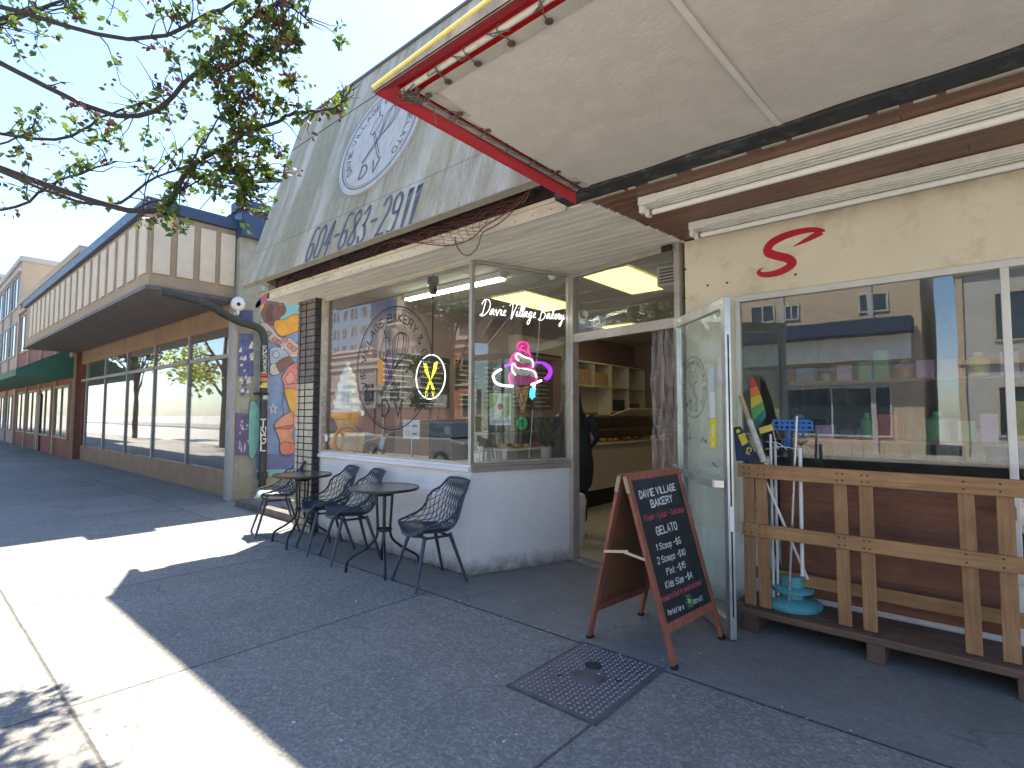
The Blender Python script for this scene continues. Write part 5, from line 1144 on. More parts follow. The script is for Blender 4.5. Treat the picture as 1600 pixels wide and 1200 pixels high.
# =================================================================== GOODS OUTSIDE THE RIGHT SHOP
bkb = wood('brown_board', (.16, .06, .035), (.28, .12, .07), 'X', .6)
pal = wood('pallet_wood', (.30, .15, .06), (.52, .30, .13), 'X', .65); palz = wood('pallet_upright', (.27, .13, .055), (.48, .27, .12), 'Z', .65); plat = wood('platform_wood', (.10, .06, .045), (.20, .12, .08), 'X', .7)
e = empty('wooden_platform', (2.9, .55, 0), 'low brown plank platform on the ground before the right shop window', 'platform'); q = MB()
q.box(2.165, 3.75, .345, .475, .115, .16).box(2.175, 3.75, .48, .62, .118, .16).box(2.17, 3.75, .625, .765, .115, .158); q.split('deck_board', plat, e, bev=.008); q = MB()
for x in (2.25, 2.95, 3.6): q.box(x, x+.09, .36, .76, .006, .114)
q.split('runner', plat, e, bev=.004)
e = empty('wooden_rack', (2.9, .42, .16), 'orange-brown slatted wooden rack standing on the platform', 'rack')
MB().box(2.222, 3.7, .392, .414, 1.025, 1.118).box(2.24, 3.7, .392, .414, .632, .718).split('rail', pal, e, bev=.004); q = MB()
for x, zt_ in ((2.245, 1.02), (2.34, 1.02), (2.80, 1.02), (2.93, 1.02), (3.40, 1.02), (3.55, 1.02)): xo = rr.uniform(-.012, .012); q.prism([(x, .4145, .165), (x+.072, .4145, .165), (x+.072+xo, .4145, 1.09+xo), (x+xo, .4145, 1.10)], (0, .0195, 0))
q.split('upright', palz, e, bev=.003)
q = MB()
for x in (2.262, 2.30, 2.357, 2.395, 2.82, 2.85, 2.95, 2.98, 3.42, 3.57):
    for zz in (1.05, 1.09, .655, .70): q.lathe((x, .3915, zz), [(.0045, -.004), (.0045, .004)], 8)
q.split('screw', M['dark'], e)
MB().box(2.25, 3.68, .6, .62, .30, .38).build('back_slat', pal, e, bev=.003); MB().box(2.40, 3.62, .735, .752, .20, 1.0).build('back_board', bkb, e, bev=.003)
MB().box(2.245, 2.275, .436, .73, .90, .96).box(3.6, 3.63, .436, .74, .90, .96).split('side_rail', pal, e)
teal = pm('teal_plastic', (.10, .36, .40), .45, .12, 4, .08, 40, dirt=(.06, .15, .17), dsc=8)
pb_ = V((2.50, .60, .162)); MBs = MB().lathe(pb_, [(.175, 0), (.18, .02), (.165, .035), (.09, .055), (.07, .06), (.068, .10), (.13, .105), (.135, .125), (.125, .13), (.07, .135), (.068, .20), (.055, .205), (.05, .19)], 36)
tag(MBs.build('umbrella_base', teal, at=tuple(pb_)), 'teal plastic round umbrella base on the platform behind the rack', 'umbrella base')
wp = flat('pole_white', (.72, .72, .72), .35)
def pole(a, b_, r, m, lab, name='broom_pole', cat='pole'): tag(MB().tube([a, b_], r, 10).build(name, m, at=tuple(a)), lab, cat, None)
pole(Y(1233, 938, .50), Y(1245, 650, .50), .0085, flat('pole_grey', (.5, .5, .52), .3, .6), 'slim grey metal pole in front of the teal base')
pole(Y(1216, 930, .56), Y(1211, 690, .60), .009, wp, 'upright white pole between the rack slats')
pole(Y(1192, 742, .47), Y(1262, 905, .52), .009, wp, 'white pole leaning diagonally behind the rack rails')
pole(Y(1205, 830, .7), Y(1222, 905, .7), .012, M['black'], 'short black handle leaning behind white poles')
pole(Y(1254, 900, .47), Y(1250, 700, .50), .012, wp, 'thicker white pole at the photo edge of the rack')
# sponge mop
p_ = Y(1199, 674, .52); e = empty('sponge_mop', p_, 'white handled mop with yellow sponge head sticking up from the rack', 'mop'); MB().obox(p_+V((-.045, -.02, -.02)), (.085, 0, .028), (0, .05, 0), (-.012, 0, .042)).build('sponge', pm('sponge_yellow', (.75, .55, .12), .9, .2, 30, .6, 80), e, bev=.008); MB().tube([p_+V((.02, .0, -.02)), Y(1209, 940, .55)], .009, 8).build('handle', wp, e)
# leaning roll and signs
a, b_ = Y(1194, 722, .45), Y(1157, 618, .50); e = empty('leaning_tube', a, 'long off-white cardboard tube with wooden tip leaning above the rack', 'tube'); MB().tube([a, a.lerp(b_, .62)], .021, 14).build('tube', pm('speckled_tube', (.55, .54, .48), .7, .3, 25), e); MB().tube([a.lerp(b_, .6), b_], .016, 12).build('wooden_tip', wood('tip_wood', (.4, .28, .15), (.6, .45, .25), 'Z'), e)
e = empty('navy_package', Y(1165, 715, .46), 'flat navy package with yellow squares tucked behind the leaning tube', 'package')
pkm = flat('package_navy', (.03, .045, .12), .4); ym = flat('package_yellow', (.72, .68, .06), .4)
q = MB(); q.prism([Y(*c_, .47) for c_ in ((1146, 668), (1156, 666), (1184, 716), (1180, 721), (1150, 720))], (0, .012, 0)); pk = q.build('card', pkm, e)
q = MB(); 
for c_ in (((1153, 680), (1163, 676), (1169, 691), (1160, 697)), ((1150, 672), (1155, 670), (1157, 675), (1151, 677))): q.prism([Y(*k, .4695) for k in c_], (0, .001, 0))
q.build('yellow_square', ym, pk)
q = MB(); write(q, '12', Y(1164, 708, .469), (1, 0, -.25), UPZ, .045, .035, .006, .0005); q.build('package_number', ym, pk)
e = empty('yellow_black_package', Y(1188, 700, .53), 'narrow black strip package with yellow top between tube and mop', 'package'); q = MB(); q.prism([Y(*c_, .55) for c_ in ((1178, 684), (1184, 682), (1197, 708), (1196, 714))], (0, .01, 0)); q.build('card', M['black'], e); q = MB(); q.prism([Y(*c_, .549) for c_ in ((1172, 668), (1178, 670), (1184, 682), (1177, 687))], (0, .01, 0)); q.build('yellow_top', ym, e)
# rainbow flag, furled
e = empty('rainbow_flag', Y(1180, 670, .66), 'furled rainbow flag with red tip standing behind the leaning tube', 'flag')
bands = [((1173, 592), (1177, 590), (1182, 603), (1172, 606), (.60, .06, .06)), ((1172, 606), (1182, 603), (1187, 616), (1172, 622), (.70, .22, .04)), ((1172, 622), (1187, 616), (1191, 628), (1173, 640), (.62, .50, .08)), ((1173, 640), (1191, 628), (1194, 640), (1177, 658), (.12, .38, .14)), ((1177, 658), (1194, 640), (1196, 652), (1181, 672), (.06, .2, .22))]
for i, bnd in enumerate(bands): MB().prism([Y(*c_, .66+i*.002) for c_ in bnd[:4]], (0, .03, 0)).build('stripe', pm('flag_%d' % i, bnd[4], .7, .15, 9), e, bev=.006)
MB().tube([Y(1175, 590, .7), Y(1190, 720, .7)], .006, 6).build('flag_pole', M['black'], e)
# blue rack and brush
e = empty('dish_rack', Y(1235, 663, .62), 'bright blue plastic perforated rack hanging in front of shop window', 'rack'); bl = flat('bright_blue', (.02, .20, .62), .35)
a, c_ = Y(1209, 672, .62), Y(1268, 656, .62); q = MB(); z0_, z1_ = a.z, c_.z; hx = [a.x+(c_.x-a.x)*k/7 for k in range(8)]
q.box(a.x, c_.x, .60, .615, z1_-.012, z1_).box(a.x, c_.x, .60, .615, z0_, z0_+.012).box(a.x, c_.x, .60, .615, (z0_+z1_)/2-.006, (z0_+z1_)/2+.006)
for x in hx: q.box(x, x+.012, .6015, .6135, z0_+.012, z1_-.012)
q.box(a.x, c_.x, .6155, .70, z0_, z0_+.008); q.build('basket', bl, e); e2 = empty('dish_brush', Y(1230, 690, .6), 'blue looped dish brush hanging under the blue rack', 'brush'); p0_ = Y(1234, 672, .6); p1_ = Y(1228, 700, .6); MB().tube([p0_, p0_.lerp(p1_, .4)], .007, 8).build('handle', bl, e2); q = MB(); 
for k in range(5): a_ = (k-2)*.011; m_ = p0_.lerp(p1_, .7)+V((a_*1.6, 0, 0)); q.tube(catmull([p0_.lerp(p1_, .38), m_, p1_], 5), .0028, 5)
q.build('loops', bl, e2)
MB_ = MB().tube(catmull([Y(1208, 672, .6), Y(1212, 690, .58), Y(1216, 702, .56)], 4), .003, 5).tube(catmull([Y(1196, 702, .56), Y(1222, 698, .57), Y(1260, 705, .6)], 4), .003, 5).tube(catmull([Y(1196, 690, .56), Y(1215, 692, .57), Y(1230, 703, .6)], 4), .003, 5); tag(MB_.build('wire_hooks', wp, at=tuple(Y(1210, 690, .58))), 'bent white wires tangled below the blue rack', 'wire')

# =================================================================== LEFT NEIGHBOUR WITH MURAL WALL
NX = -5.92; ny0 = .28
nb_ = empty('mural_building', (-8, .3, 0), 'neighbour building with painted side wall and brown and cream fascia', 'building')
conc = pm('rough_concrete', (.42, .38, .27), .9, .2, 3, .6, 25, dirt=(.25, .23, .15), dsc=4)
MB().box(NX-.25, NX, ny0+.02, 9, 0, 4.9).build('side_wall', pm('side_wall_teal', (.25, .46, .45), .8, .08, 2, .15, 30), nb_)
MB().box(NX-.002, NX+.012, ny0+.1, 9, 0, .36).build('concrete_base', conc, nb_)
MB().box(NX-.28, NX+.01, ny0, .66, 0, 5.0).build('corner_column', pm('stone_column', (.36, .35, .28), .9, .2, 5, .6, 25, dirt=(.2, .2, .16), dsc=8), nb_, bev=.008)
MB().box(NX-.10, NX+.025, ny0-.06, ny0-.001, 0, 3.0).build('grey_post', pm('grey_post', (.34, .33, .32), .6, .15, 4), nb_, bev=.006)
# mural: painted colour areas lying on the wall
mur = MB().box(NX+.001, NX+.006, .665, 6, .36, 3.9).build('mural', pm('mural_sky', (.28, .55, .53), .75, .12, 5, .15, 30), nb_)
lay = [0]; ol = MB()
def a3(x, y): return (350+x/6.316, 420+y/6.316)
def a4(x, y): return (350+x/8, 600+y/8)
def paint(pts, col, f=a3, smooth=True, name='painted_area', lift=None):
    lay[0] += 1; xx = NX+.0065+lay[0]*.0006; ps = [X(*f(*p_), xx) for p_ in pts]; ps = catmull(ps, 3, True) if smooth else ps
    ps = [V((xx, max(.30, p_.y), p_.z)) for p_ in ps]
    if smooth: ol.ribbon([V((xx+.0009, p_.y, p_.z)) for p_ in ps], .009, (1, 0, 0), closed=True)
    return MB().prism(ps, (.0005, 0, 0)).build(name, pm('mural_%d' % lay[0], col, .75, .18, 7, .1, 30), mur)
paint([(410, 620), (1100, 620), (1100, 1600), (410, 1600)], (.26, .36, .58), a3, False)   # blue ground
paint([(410, 0), (1100, 0), (1100, 890), (410, 890)], (.24, .34, .56), a4, False)
paint([(1, 880), (1100, 880), (1100, 1060), (1, 1085)], (.17, .21, .40), a4, False)
paint([(318, 440), (315, 270), (430, 215), (520, 195), (600, 225), (640, 262), (480, 280), (400, 370), (350, 450)], (.75, .38, .10))
paint([(316, 345), (400, 260), (500, 212), (580, 208), (600, 245), (500, 262), (430, 290), (330, 385)], (.55, .13, .38))
for k in range(6): paint([(420+k*26, 262-k*9), (438+k*26, 254-k*9), (446+k*26, 270-k*9), (428+k*26, 280-k*9)], (.33, .06, .25), a3, False)
paint([(455, 285), (580, 255), (640, 270), (625, 310), (500, 325), (410, 380), (400, 350)], (.22, .17, .15))
paint([(420, 360), (500, 325), (570, 320), (590, 350), (612, 390), (600, 440), (555, 480), (500, 560), (430, 540), (375, 470), (385, 400)], (.24, .115, .09))
paint([(440, 380), (470, 350), (490, 380), (470, 440), (480, 500), (440, 520), (410, 460)], (.16, .085, .08))
paint([(540, 330), (575, 345), (570, 375), (545, 365)], (.42, .17, .15))
paint([(490, 560), (515, 505), (590, 505), (650, 470), (720, 450), (800, 500), (790, 580), (640, 650), (560, 662), (512, 615)], (.82, .40, .06))
paint([(355, 540), (420, 535), (500, 615), (560, 680), (640, 675), (720, 740), (800, 800), (720, 870), (620, 850), (560, 765), (460, 720), (395, 640)], (.62, .48, .42))
for (x_, y_2, c_) in ((500, 700, (.62, .25, .25)), (540, 725, (.55, .2, .3)), (650, 760, (.65, .3, .2)), (690, 790, (.62, .35, .12)), (600, 700, (.6, .3, .3)), (440, 640, (.3, .3, .32))): paint([(x_-28, y_2), (x_, y_2-28), (x_+28, y_2), (x_, y_2+28)], c_)
paint([(455, 790), (520, 770), (600, 800), (640, 860), (560, 910), (470, 945), (450, 870)], (.40, .50, .60)); paint([(480, 830), (530, 810), (545, 860), (500, 880)], (.52, .60, .66))
paint([(560, 768), (585, 765), (590, 790), (565, 793)], (.7, .7, .7))
paint([(460, 950), (520, 940), (560, 1020), (500, 1050), (455, 1030)], (.62, .58, .52))
paint([(520, 930), (600, 875), (660, 885), (685, 930), (620, 960), (560, 1025), (530, 990)], (.25, .14, .11))
paint([(572, 1070), (640, 965), (720, 925), (830, 930), (830, 1200), (620, 1210), (590, 1130)], (.68, .26, .22)); paint([(600, 1090), (660, 1010), (700, 1080), (650, 1140)], (.75, .36, .30))
paint([(735, 30), (830, 0), (960, 0), (960, 90), (850, 60)], (.68, .28, .25), a4)
paint([(760, 65), (900, 70), (1000, 200), (1000, 420), (880, 400), (830, 330), (785, 200)], (.74, .44, .10), a4)
paint([(645, 480), (830, 345), (890, 400), (1000, 420), (900, 520), (850, 640), (880, 740), (870, 870), (710, 880), (695, 700), (640, 560)], (.72, .34, .22), a4); paint([(650, 550), (860, 510), (830, 560), (660, 560)], (.5, .2, .16), a4)
paint([(715, 730), (860, 740), (890, 800), (860, 870), (715, 872)], (.66, .25, .18), a4)
st_pts = []; 
for k in range(10): a = math.pi/2+k*math.pi/5; r_ = 52 if k % 2 == 0 else 20; st_pts.append((615+r_*math.cos(a), 310-r_*1.35*math.sin(a)))
lay[0] += 1; q = MB(); q.ribbon([X(*a4(*p_), NX+.0065+lay[0]*.0006) for p_ in st_pts], .014, (1, 0, 0), closed=True); q.build('painted_star', flat('mural_white', (.7, .72, .75)), mur)
paint([(320, 260), (400, 235), (450, 350), (455, 560), (400, 880), (312, 890)], (.24, .55, .46), a4)
for pts_, w_ in ((((735, 100), (740, 180), (728, 260), (745, 340), (735, 400)), .01), (((860, 380), (870, 500), (850, 560)), .01)): lay[0] += 1; ol.ribbon(catmull([X(*a4(*p_), NX+.0065+lay[0]*.0006) for p_ in pts_], 4), w_, (1, 0, 0))
ol.build('painted_outline', pm('mural_line', (.10, .07, .10), .75), mur)
# column stickers and graffiti
col_ = empty('x', (0, 0, 0)); bpy.data.objects.remove(col_)
def onc(pts, c_, f, smooth=False, nm='poster', off=.0115):
    lay[0] += 1; xx = NX+off+lay[0]*.0003; ps = [X(*f(*p_), xx) for p_ in pts]; ps = [V((xx, max(.285, min(.655, p_.y)), p_.z)) for p_ in ps]
    return MB().prism(ps, (.0004, 0, 0)).build(nm, pm('paste_%d' % lay[0], c_, .8, .3, 10, .2, 40), nb_)
onc([(150, 405), (285, 410), (285, 535), (150, 520)], (.10, .11, .22), a3); onc([(150, 640), (290, 640), (290, 1060), (140, 1060)], (.12, .14, .30), a3)
rr = random.Random(5)
for k in range(26):
    x_ = rr.uniform(150, 270); y_2 = rr.uniform(680, 1230); s_ = rr.uniform(14, 38); onc([(x_, y_2), (x_+s_, y_2-rr.uniform(5, 30)), (x_+s_*1.2, y_2+s_), (x_-5, y_2+s_*1.2)], rr.choice([(.68, .66, .58), (.62, .6, .5), (.12, .15, .35), (.7, .7, .68)]), a3, nm='torn_poster')
onc([(150, 360), (305, 380), (305, 890), (145, 890)], (.15, .13, .25), a4)
for k in range(16):
    x_ = rr.uniform(160, 290); y_2 = rr.uniform(390, 860); onc([(x_, y_2), (x_+rr.uniform(10, 30), y_2-rr.uniform(5, 60)), (x_+rr.uniform(15, 40), y_2+rr.uniform(0, 40))], (.55, .52, .58), a4, nm='scribble')
# front of the neighbour, canopy box, storefront
MB().box(-18, NX-.30, ny0+.1, 9, 3.0, 4.9).box(-18, NX-.3, 1.0, 1.1, 0, 3.0).box(-18, NX-.3, ny0+.15, 1.0, 0, .45).build('front_wall', pm('brown_wall', (.30, .20, .12), .8, .2, 3), nb_)
wq = MB()
for k in range(6): wq.box(NX-.42-k*2.2, NX-.34-k*2.2, ny0+.10, ny0+.18, .45, 3.0)
wq.box(-18, NX-.3, ny0+.1, ny0+.18, 2.45, 2.52); wn = wq.build('window', pm('storefront_grey', (.30, .29, .28), .5), nb_)
MB().box(-18, NX-.34, ny0+.13, ny0+.14, .45, 3.0).build('pane', M['shop_glass'], wn)
MB().box(NX-.31, NX-.05, ny0-.02, ny0+.1, 0, 3.4).build('storefront_pier', pm('pier_grey', (.30, .29, .28), .6), nb_)
bxm = pm('canopy_brown', (.34, .26, .17), .7, .15, 4, .1); crm = pm('canopy_cream', (.62, .53, .40), .7, .1, 4); nvm = pm('navy_trim', (.035, .065, .13), .45, .15, 5)
MB().box(-18, -6.06, -1.0, ny0-.001, 3.42, 4.60).build('canopy_box', bxm, nb_, bev=.01)
q = MB()
for y_ in (-.95, -.62, -.29, .02): q.box(-6.058, -6.03, y_, y_+.23, 3.62, 4.5)
for k in range(18): q.box(-6.5-k*.62, -6.12-k*.62, -1.03, -1.002, 3.62, 4.5)
q.build('cream_panel', crm, nb_, bev=.004)
MB().box(-18.05, -5.98, -1.08, ny0+.05, 4.602, 4.78).build('navy_trim', nvm, nb_, bev=.008); MB().box(-18, -6.03, -1.04, ny0-.002, 3.36, 3.418).build('canopy_edge', pm('edge_dark', (.12, .1, .1), .6), nb_)
a, c_ = X(392, 372, -5.85), X(408, 325, -5.85)
MB().box(-6.15, -5.80, ny0-.02, .72, a.z, c_.z).box(-6.2, -5.76, ny0-.06, .86, c_.z-.12, c_.z+.05).build('navy_block', nvm, nb_, bev=.01)
MB().box(-18, NX, ny0+.02, 9, 4.9, 5.0).build('roof', M['dark'], nb_)
# dome camera on the corner, downpipe
p_ = X(372, 476, NX+.12); e = empty('dome_camera', p_, 'white dome camera fixed at the corner of the mural building', 'camera'); MB().lathe(p_+V((0, 0, .0)), [(.03, -.10), (.06, -.09), (.10, -.04), (.11, .03), (.08, .10), (.03, .13)], 20).build('housing', M['white'], e); MB().lathe(p_+V((.10, -.03, -.01)), [(.01, -.03), (.035, 0), (.01, .03)], 14).build('lens', M['black'], e); MB().box(NX+.01, p_.x, p_.y-.02, p_.y+.02, p_.z-.17, p_.z-.12).tube([p_+V((0, 0, -.15)), p_+V((0, 0, -.08))], .025, 10).build('arm', M['white'], e)
e = empty('downpipe', (NX+.12, .72, 0), 'thick black downpipe with graffiti and elbow in front of the mural', 'downpipe')
pm_ = pm('pipe_black', (.035, .04, .038), .45, .3, 6, .2, 30, dirt=(.12, .11, .09), dsc=5); xx = NX+.14
q = MB().tube(catmull([(xx, -.9, 3.30), (xx, -.3, 3.22), X(352, 492, xx), X(375, 503, xx), X(398, 510, xx), X(408, 516, xx), X(413, 528, xx), X(413, 545, xx)], 6)+[X(412, 600, xx), X(411, 700, xx), X(410, 738, xx)], .062, 14).tube([X(410, 738, xx), X(410, 748, xx)], .085, 14); q.tube([X(410, 748, xx), V((xx, X(410, 748, xx).y, .0))], .06, 14); q.build('pipe', pm_, e)
q = MB(); 
for yy in (615, ): c_ = X(411, yy, xx); q.tube([c_+V((0, 0, -.02)), c_+V((0, 0, .02))], .075, 14).box(NX+.005, c_.x, c_.y-.11, c_.y+.11, c_.z-.012, c_.z+.012)
q.build('clamp', M['black'], e)
st0 = MB()
for i, (yy, c_, hh) in enumerate(((588, (.45, .1, .06), .06), (596, (.65, .22, .08), .05), (606, (.7, .6, .15), .07), (624, (.55, .55, .5), .05))): c0_ = X(412, yy, xx); MB().tube([c0_, c0_+V((0, 0, hh*1.3))], .0635, 14).build('sticker', pm('pipe_st_%d' % i, c_, .6, .3, 12), e)
q = MB(); 
for i, chx in enumerate('TNGL'): 
    c0_ = X(408, 668+i*12, xx); write(q, chx, V((xx+.066, c0_.y-.035, c0_.z)), (0, 1, 0), UPZ, .14, .08, .022, .0)
for i in range(9): c0_ = X(411, 546+i*4.6, xx); write(q, 'EDKNVXVXZ'[i], V((xx+.066, c0_.y-.03, c0_.z)), (0, 1, 0), UPZ, .055, .06, .01, .0)
q.build('graffiti', flat('graffiti_white', (.75, .75, .72)), e)
# wheel stop / low kerb in the alley
e = MB(); a, b_ = Z(374, 790, 0), Z(462, 815, 0); e.bar(a+V((0, 0, .05)), b_+V((0, 0, .05)), .14, .10); o = e.build('wheel_stop', pm('old_timber', (.13, .11, .10), .9, .4, 6, .5, 30), at=tuple(a), bev=.012); tag(o, 'worn dark timber wheel stop lying across the alley mouth', 'wheel stop')
q = MB().box(-4.75, -3.1, .55, .80, .0, .14).box(-5.9, -4.75, .95, 1.25, 0, .22); tag(q.build('alley_step', conc, at=(-4.5, .7, 0), bev=.015), 'low concrete step crossing the alley behind the chairs', 'step')
# wall closing the alley
q = MB(); e = empty('alley_fence', (-4.5, 6, 0), 'tall plain board fence closing the alley', 'fence'); q.box(NX, -3.27, 6, 6.05, .05, 2.4); q.build('boards', wood('fence_wood', (.14, .1, .07), (.26, .19, .13), 'Z'), e); MB().box(NX, -3.27, 6.05, 6.12, 2.0, 2.08).build('rail', wood('fence_rail', (.14, .1, .07), (.26, .19, .13), 'X'), e)

# =================================================================== STREET BEYOND
def facade(name, label, x0, x1, yf, side, depth, h, wm, wins, trim=None, cat='building'):
    """side +1: front faces +y (other side of the road); -1: front faces -y"""
    e = empty(name, ((x0+x1)/2, yf, 0), label, cat); ya, yb = (yf-depth, yf) if side > 0 else (yf, yf+depth)
    MB().box(x0, x1, ya, yb, 0, h).build('wall', wm, e); MB().box(x0-.1, x1+.1, ya-.1, yb+.1, h, h+.25).build('roof', trim or M['dark'], e)
    bq = MB(); f_ = lambda a, b_: (min(a, b_), max(a, b_))
    ys_ = f_(yf+side*.002, yf+side*.12)
    for zz in (h-.5, 3.25): 
        if zz < h: bq.box(x0, x1, *ys_, zz, zz+.16)
    for k in range(int((x1-x0)/3.2)+1): xx_ = x0+.02+k*3.2; bq.box(xx_, min(xx_+.18, x1), *f_(yf+side*.002, yf+side*.07), 0, h-.5)
    bq.build('cornice', trim or M['white'], e)
    dx_ = x0+(x1-x0)*.47; MB().box(dx_, dx_+1.0, *f_(yf+side*.002, yf+side*.06), 0, 2.2).build('door', pm('far_door', (.08, .05, .04)), e)
    for (wx0, wx1, wz0, wz1) in wins:
        f = MB(); t = .07; yo = yf+side*.03
        for (a0, a1, c0_, c1_) in ((wx0, wx1, wz0, wz0+t), (wx0, wx1, wz1-t, wz1), (wx0, wx0+t, wz0+t, wz1-t), (wx1-t, wx1, wz0+t, wz1-t), ((wx0+wx1)/2-.03, (wx0+wx1)/2+.03, wz0+t, wz1-t)): f.box(a0, a1, min(yf+side*.003, yo+side*.02), max(yf+side*.003, yo+side*.02), c0_, c1_)
        fo = f.build('window', trim or M['white'], e); MB().box(wx0+t, wx1-t, min(yf+side*.004, yf+side*.02), max(yf+side*.004, yf+side*.02), wz0+t, wz1-t).build('pane', M['farglass'], fo)
    return e
M['farglass'] = pm('dark_window_glass', (.03, .045, .06), .08, .3, 1, 0, spec=.8)
wht = pm('far_white_wall', (.30, .285, .27), .8, .08, 2); pkb = pm('far_brick_pink', (.18, .105, .095), .85, .2, 6); brk = pm('far_red_brick', (.26, .10, .06), .85, .2, 8); gry = pm('far_grey', (.38, .38, .37), .8, .1, 2); crmf = pm('far_cream', (.42, .34, .25), .8, .1, 2); orb = pm('far_orange_brick', (.34, .14, .07), .85, .15, 6); blg = pm('far_blue_glass', (.10, .22, .36), .3, .2, 2)
def gridw(x0, x1, n, zs, w_, h_): return [(x0+(x1-x0)*(i+.5)/n-w_/2, x0+(x1-x0)*(i+.5)/n+w_/2, z_, z_+h_) for i in range(n) for z_ in zs]
facade('low_white_building', 'low white building with brick base across the street', -37, -22.6, -20, 1, 8, 5.4, wht, gridw(-36, -23, 4, (2.3,), 1.6, 1.5), gry)
q = MB().box(-37, -22.6, -19.99, -19.93, 0, 1.9); tag(q.build('brick_base_wall', pkb, at=(-30, -19.95, 0)), 'pink brick garden wall before the white building', 'wall')
facade('balcony_building', 'white apartment building with rows of large windows across the street', -46, -33, -31, 1, 9, 11.4, wht, gridw(-45.5, -33.5, 5, (1, 4, 6.8, 9), 1.7, 1.7), gry)
facade('brown_building', 'long reddish brown flat roofed building across the street', -62, -47, -31, 1, 8, 8.6, pkb, gridw(-61, -48, 5, (1, 5), 1.6, 1.6), gry)
facade('glass_tower', 'distant blue glass tower above the low buildings', -150, -120, -80, 1, 20, 36, blg, gridw(-149, -121, 6, tuple(range(3, 33, 5)), 3, 3), gry); facade('pale_tower', 'distant pale concrete tower across the street', -95, -84, -70, 1, 16, 33, crmf, gridw(-94, -85, 3, tuple(range(3, 30, 4)), 1.8, 2), gry)
facade('orange_brick_building', 'orange brick corner building across the street', -22.3, -13, -20, 1, 9, 6.2, orb, gridw(-21.5, -13.5, 4, (1.2, 3.9), 1.2, 1.5), gry)
facade('beige_shop_building', 'beige two storey shop building opposite with dark awning band', -12.5, 2, -20, 1, 9, 8.4, crmf, [(-4.1, -3.1, 5.5, 6.3), (-2.7, -2.1, 5.5, 6.2), (-7, -6, 5.5, 6.3), (-10, -9, 5.5, 6.3), (0, 1, 5.5, 6.3), (-11.5, -8, .6, 2.6), (-7, -4, .6, 2.6), (-3, 1, .6, 2.6)], gry)
MB_ = MB().box(-12.3, 1.8, -19.9, -18.8, 4.55, 5.1); tag(MB_.build('shop_canopy', flat('navy_canopy', (.02, .035, .08)), at=(-5, -19.5, 4.8), bev=.02), 'dark navy flat canopy on the beige building opposite', 'canopy')
MB_ = MB().box(-12.2, 1.7, -19.9, -19.7, 3.6, 4.54); tag(MB_.build('sign_band', flat('blank_white_sign', (.75, .75, .72)), at=(-5, -19.8, 4)), 'blank white sign band under the navy canopy opposite', 'sign')
facade('corner_shop_building', 'grey brick shop building at the near end opposite', 3, 18, -20, 1, 9, 7, gry, gridw(3.5, 17.5, 5, (.7, 4), 1.8, 1.8), crmf)
facade('red_shop_row', 'red brick shop row beyond the mural building', -31, -18.2, .28, -1, 9, 6.6, brk, gridw(-30.6, -18.6, 4, (.6, 4.2), 2.3, 1.8), crmf)
facade('stucco_shop_row', 'tan stucco shop row farther down the street', -47, -31.2, .28, -1, 9, 8.8, crmf, gridw(-46.6, -31.6, 5, (.6, 4.2, 6.6), 2.2, 1.7), gry)
facade('white_shop_row', 'white walk-up building at the far end of the block', -68, -47.2, .28, -1, 9, 10.8, wht, gridw(-67.6, -47.6, 6, (.6, 4.2, 7.2), 2.2, 1.8), gry)
for k, (x0, x1, c_, lab) in enumerate(((-30.8, -18.6, (.05, .16, .12), 'green sloping shop awning beyond the mural building'), (-46.8, -32, (.3, .05, .05), 'maroon sloping awning farther down the street'))):
    q = MB(); q.prism([(x0, .27, 3.6), (x0, -1.1, 2.8), (x0, -1.1, 2.6), (x0, .27, 2.6)], (x1-x0, 0, 0)); tag(q.build('shop_awning', pm('row_awning_%d' % k, c_, .8), at=((x0+x1)/2, 0, 3)), lab, 'awning')
# lamp post with banners across the road
e = empty('banner_lamp_post', (-26.0, -17.6, 0), 'grey lamp post with two vertical banners across the street', 'lamp post'); MB().tube([(-26.0, -17.6, 0), (-26.0, -17.6, 7.4)], [.10, .06], 10).tube(catmull([(-26, -17.6, 7.3), (-25.4, -17.2, 7.7), (-24.6, -16.8, 7.7)], 4), .04, 6).build('pole', gry, e)
MB().box(-26.75, -26.12, -17.61, -17.59, 3.4, 5.3).build('banner', flat('banner_orange', (.7, .35, .08)), e); MB().box(-25.88, -25.25, -17.61, -17.59, 3.4, 5.3).build('banner', flat('banner_purple', (.25, .12, .35)), e)
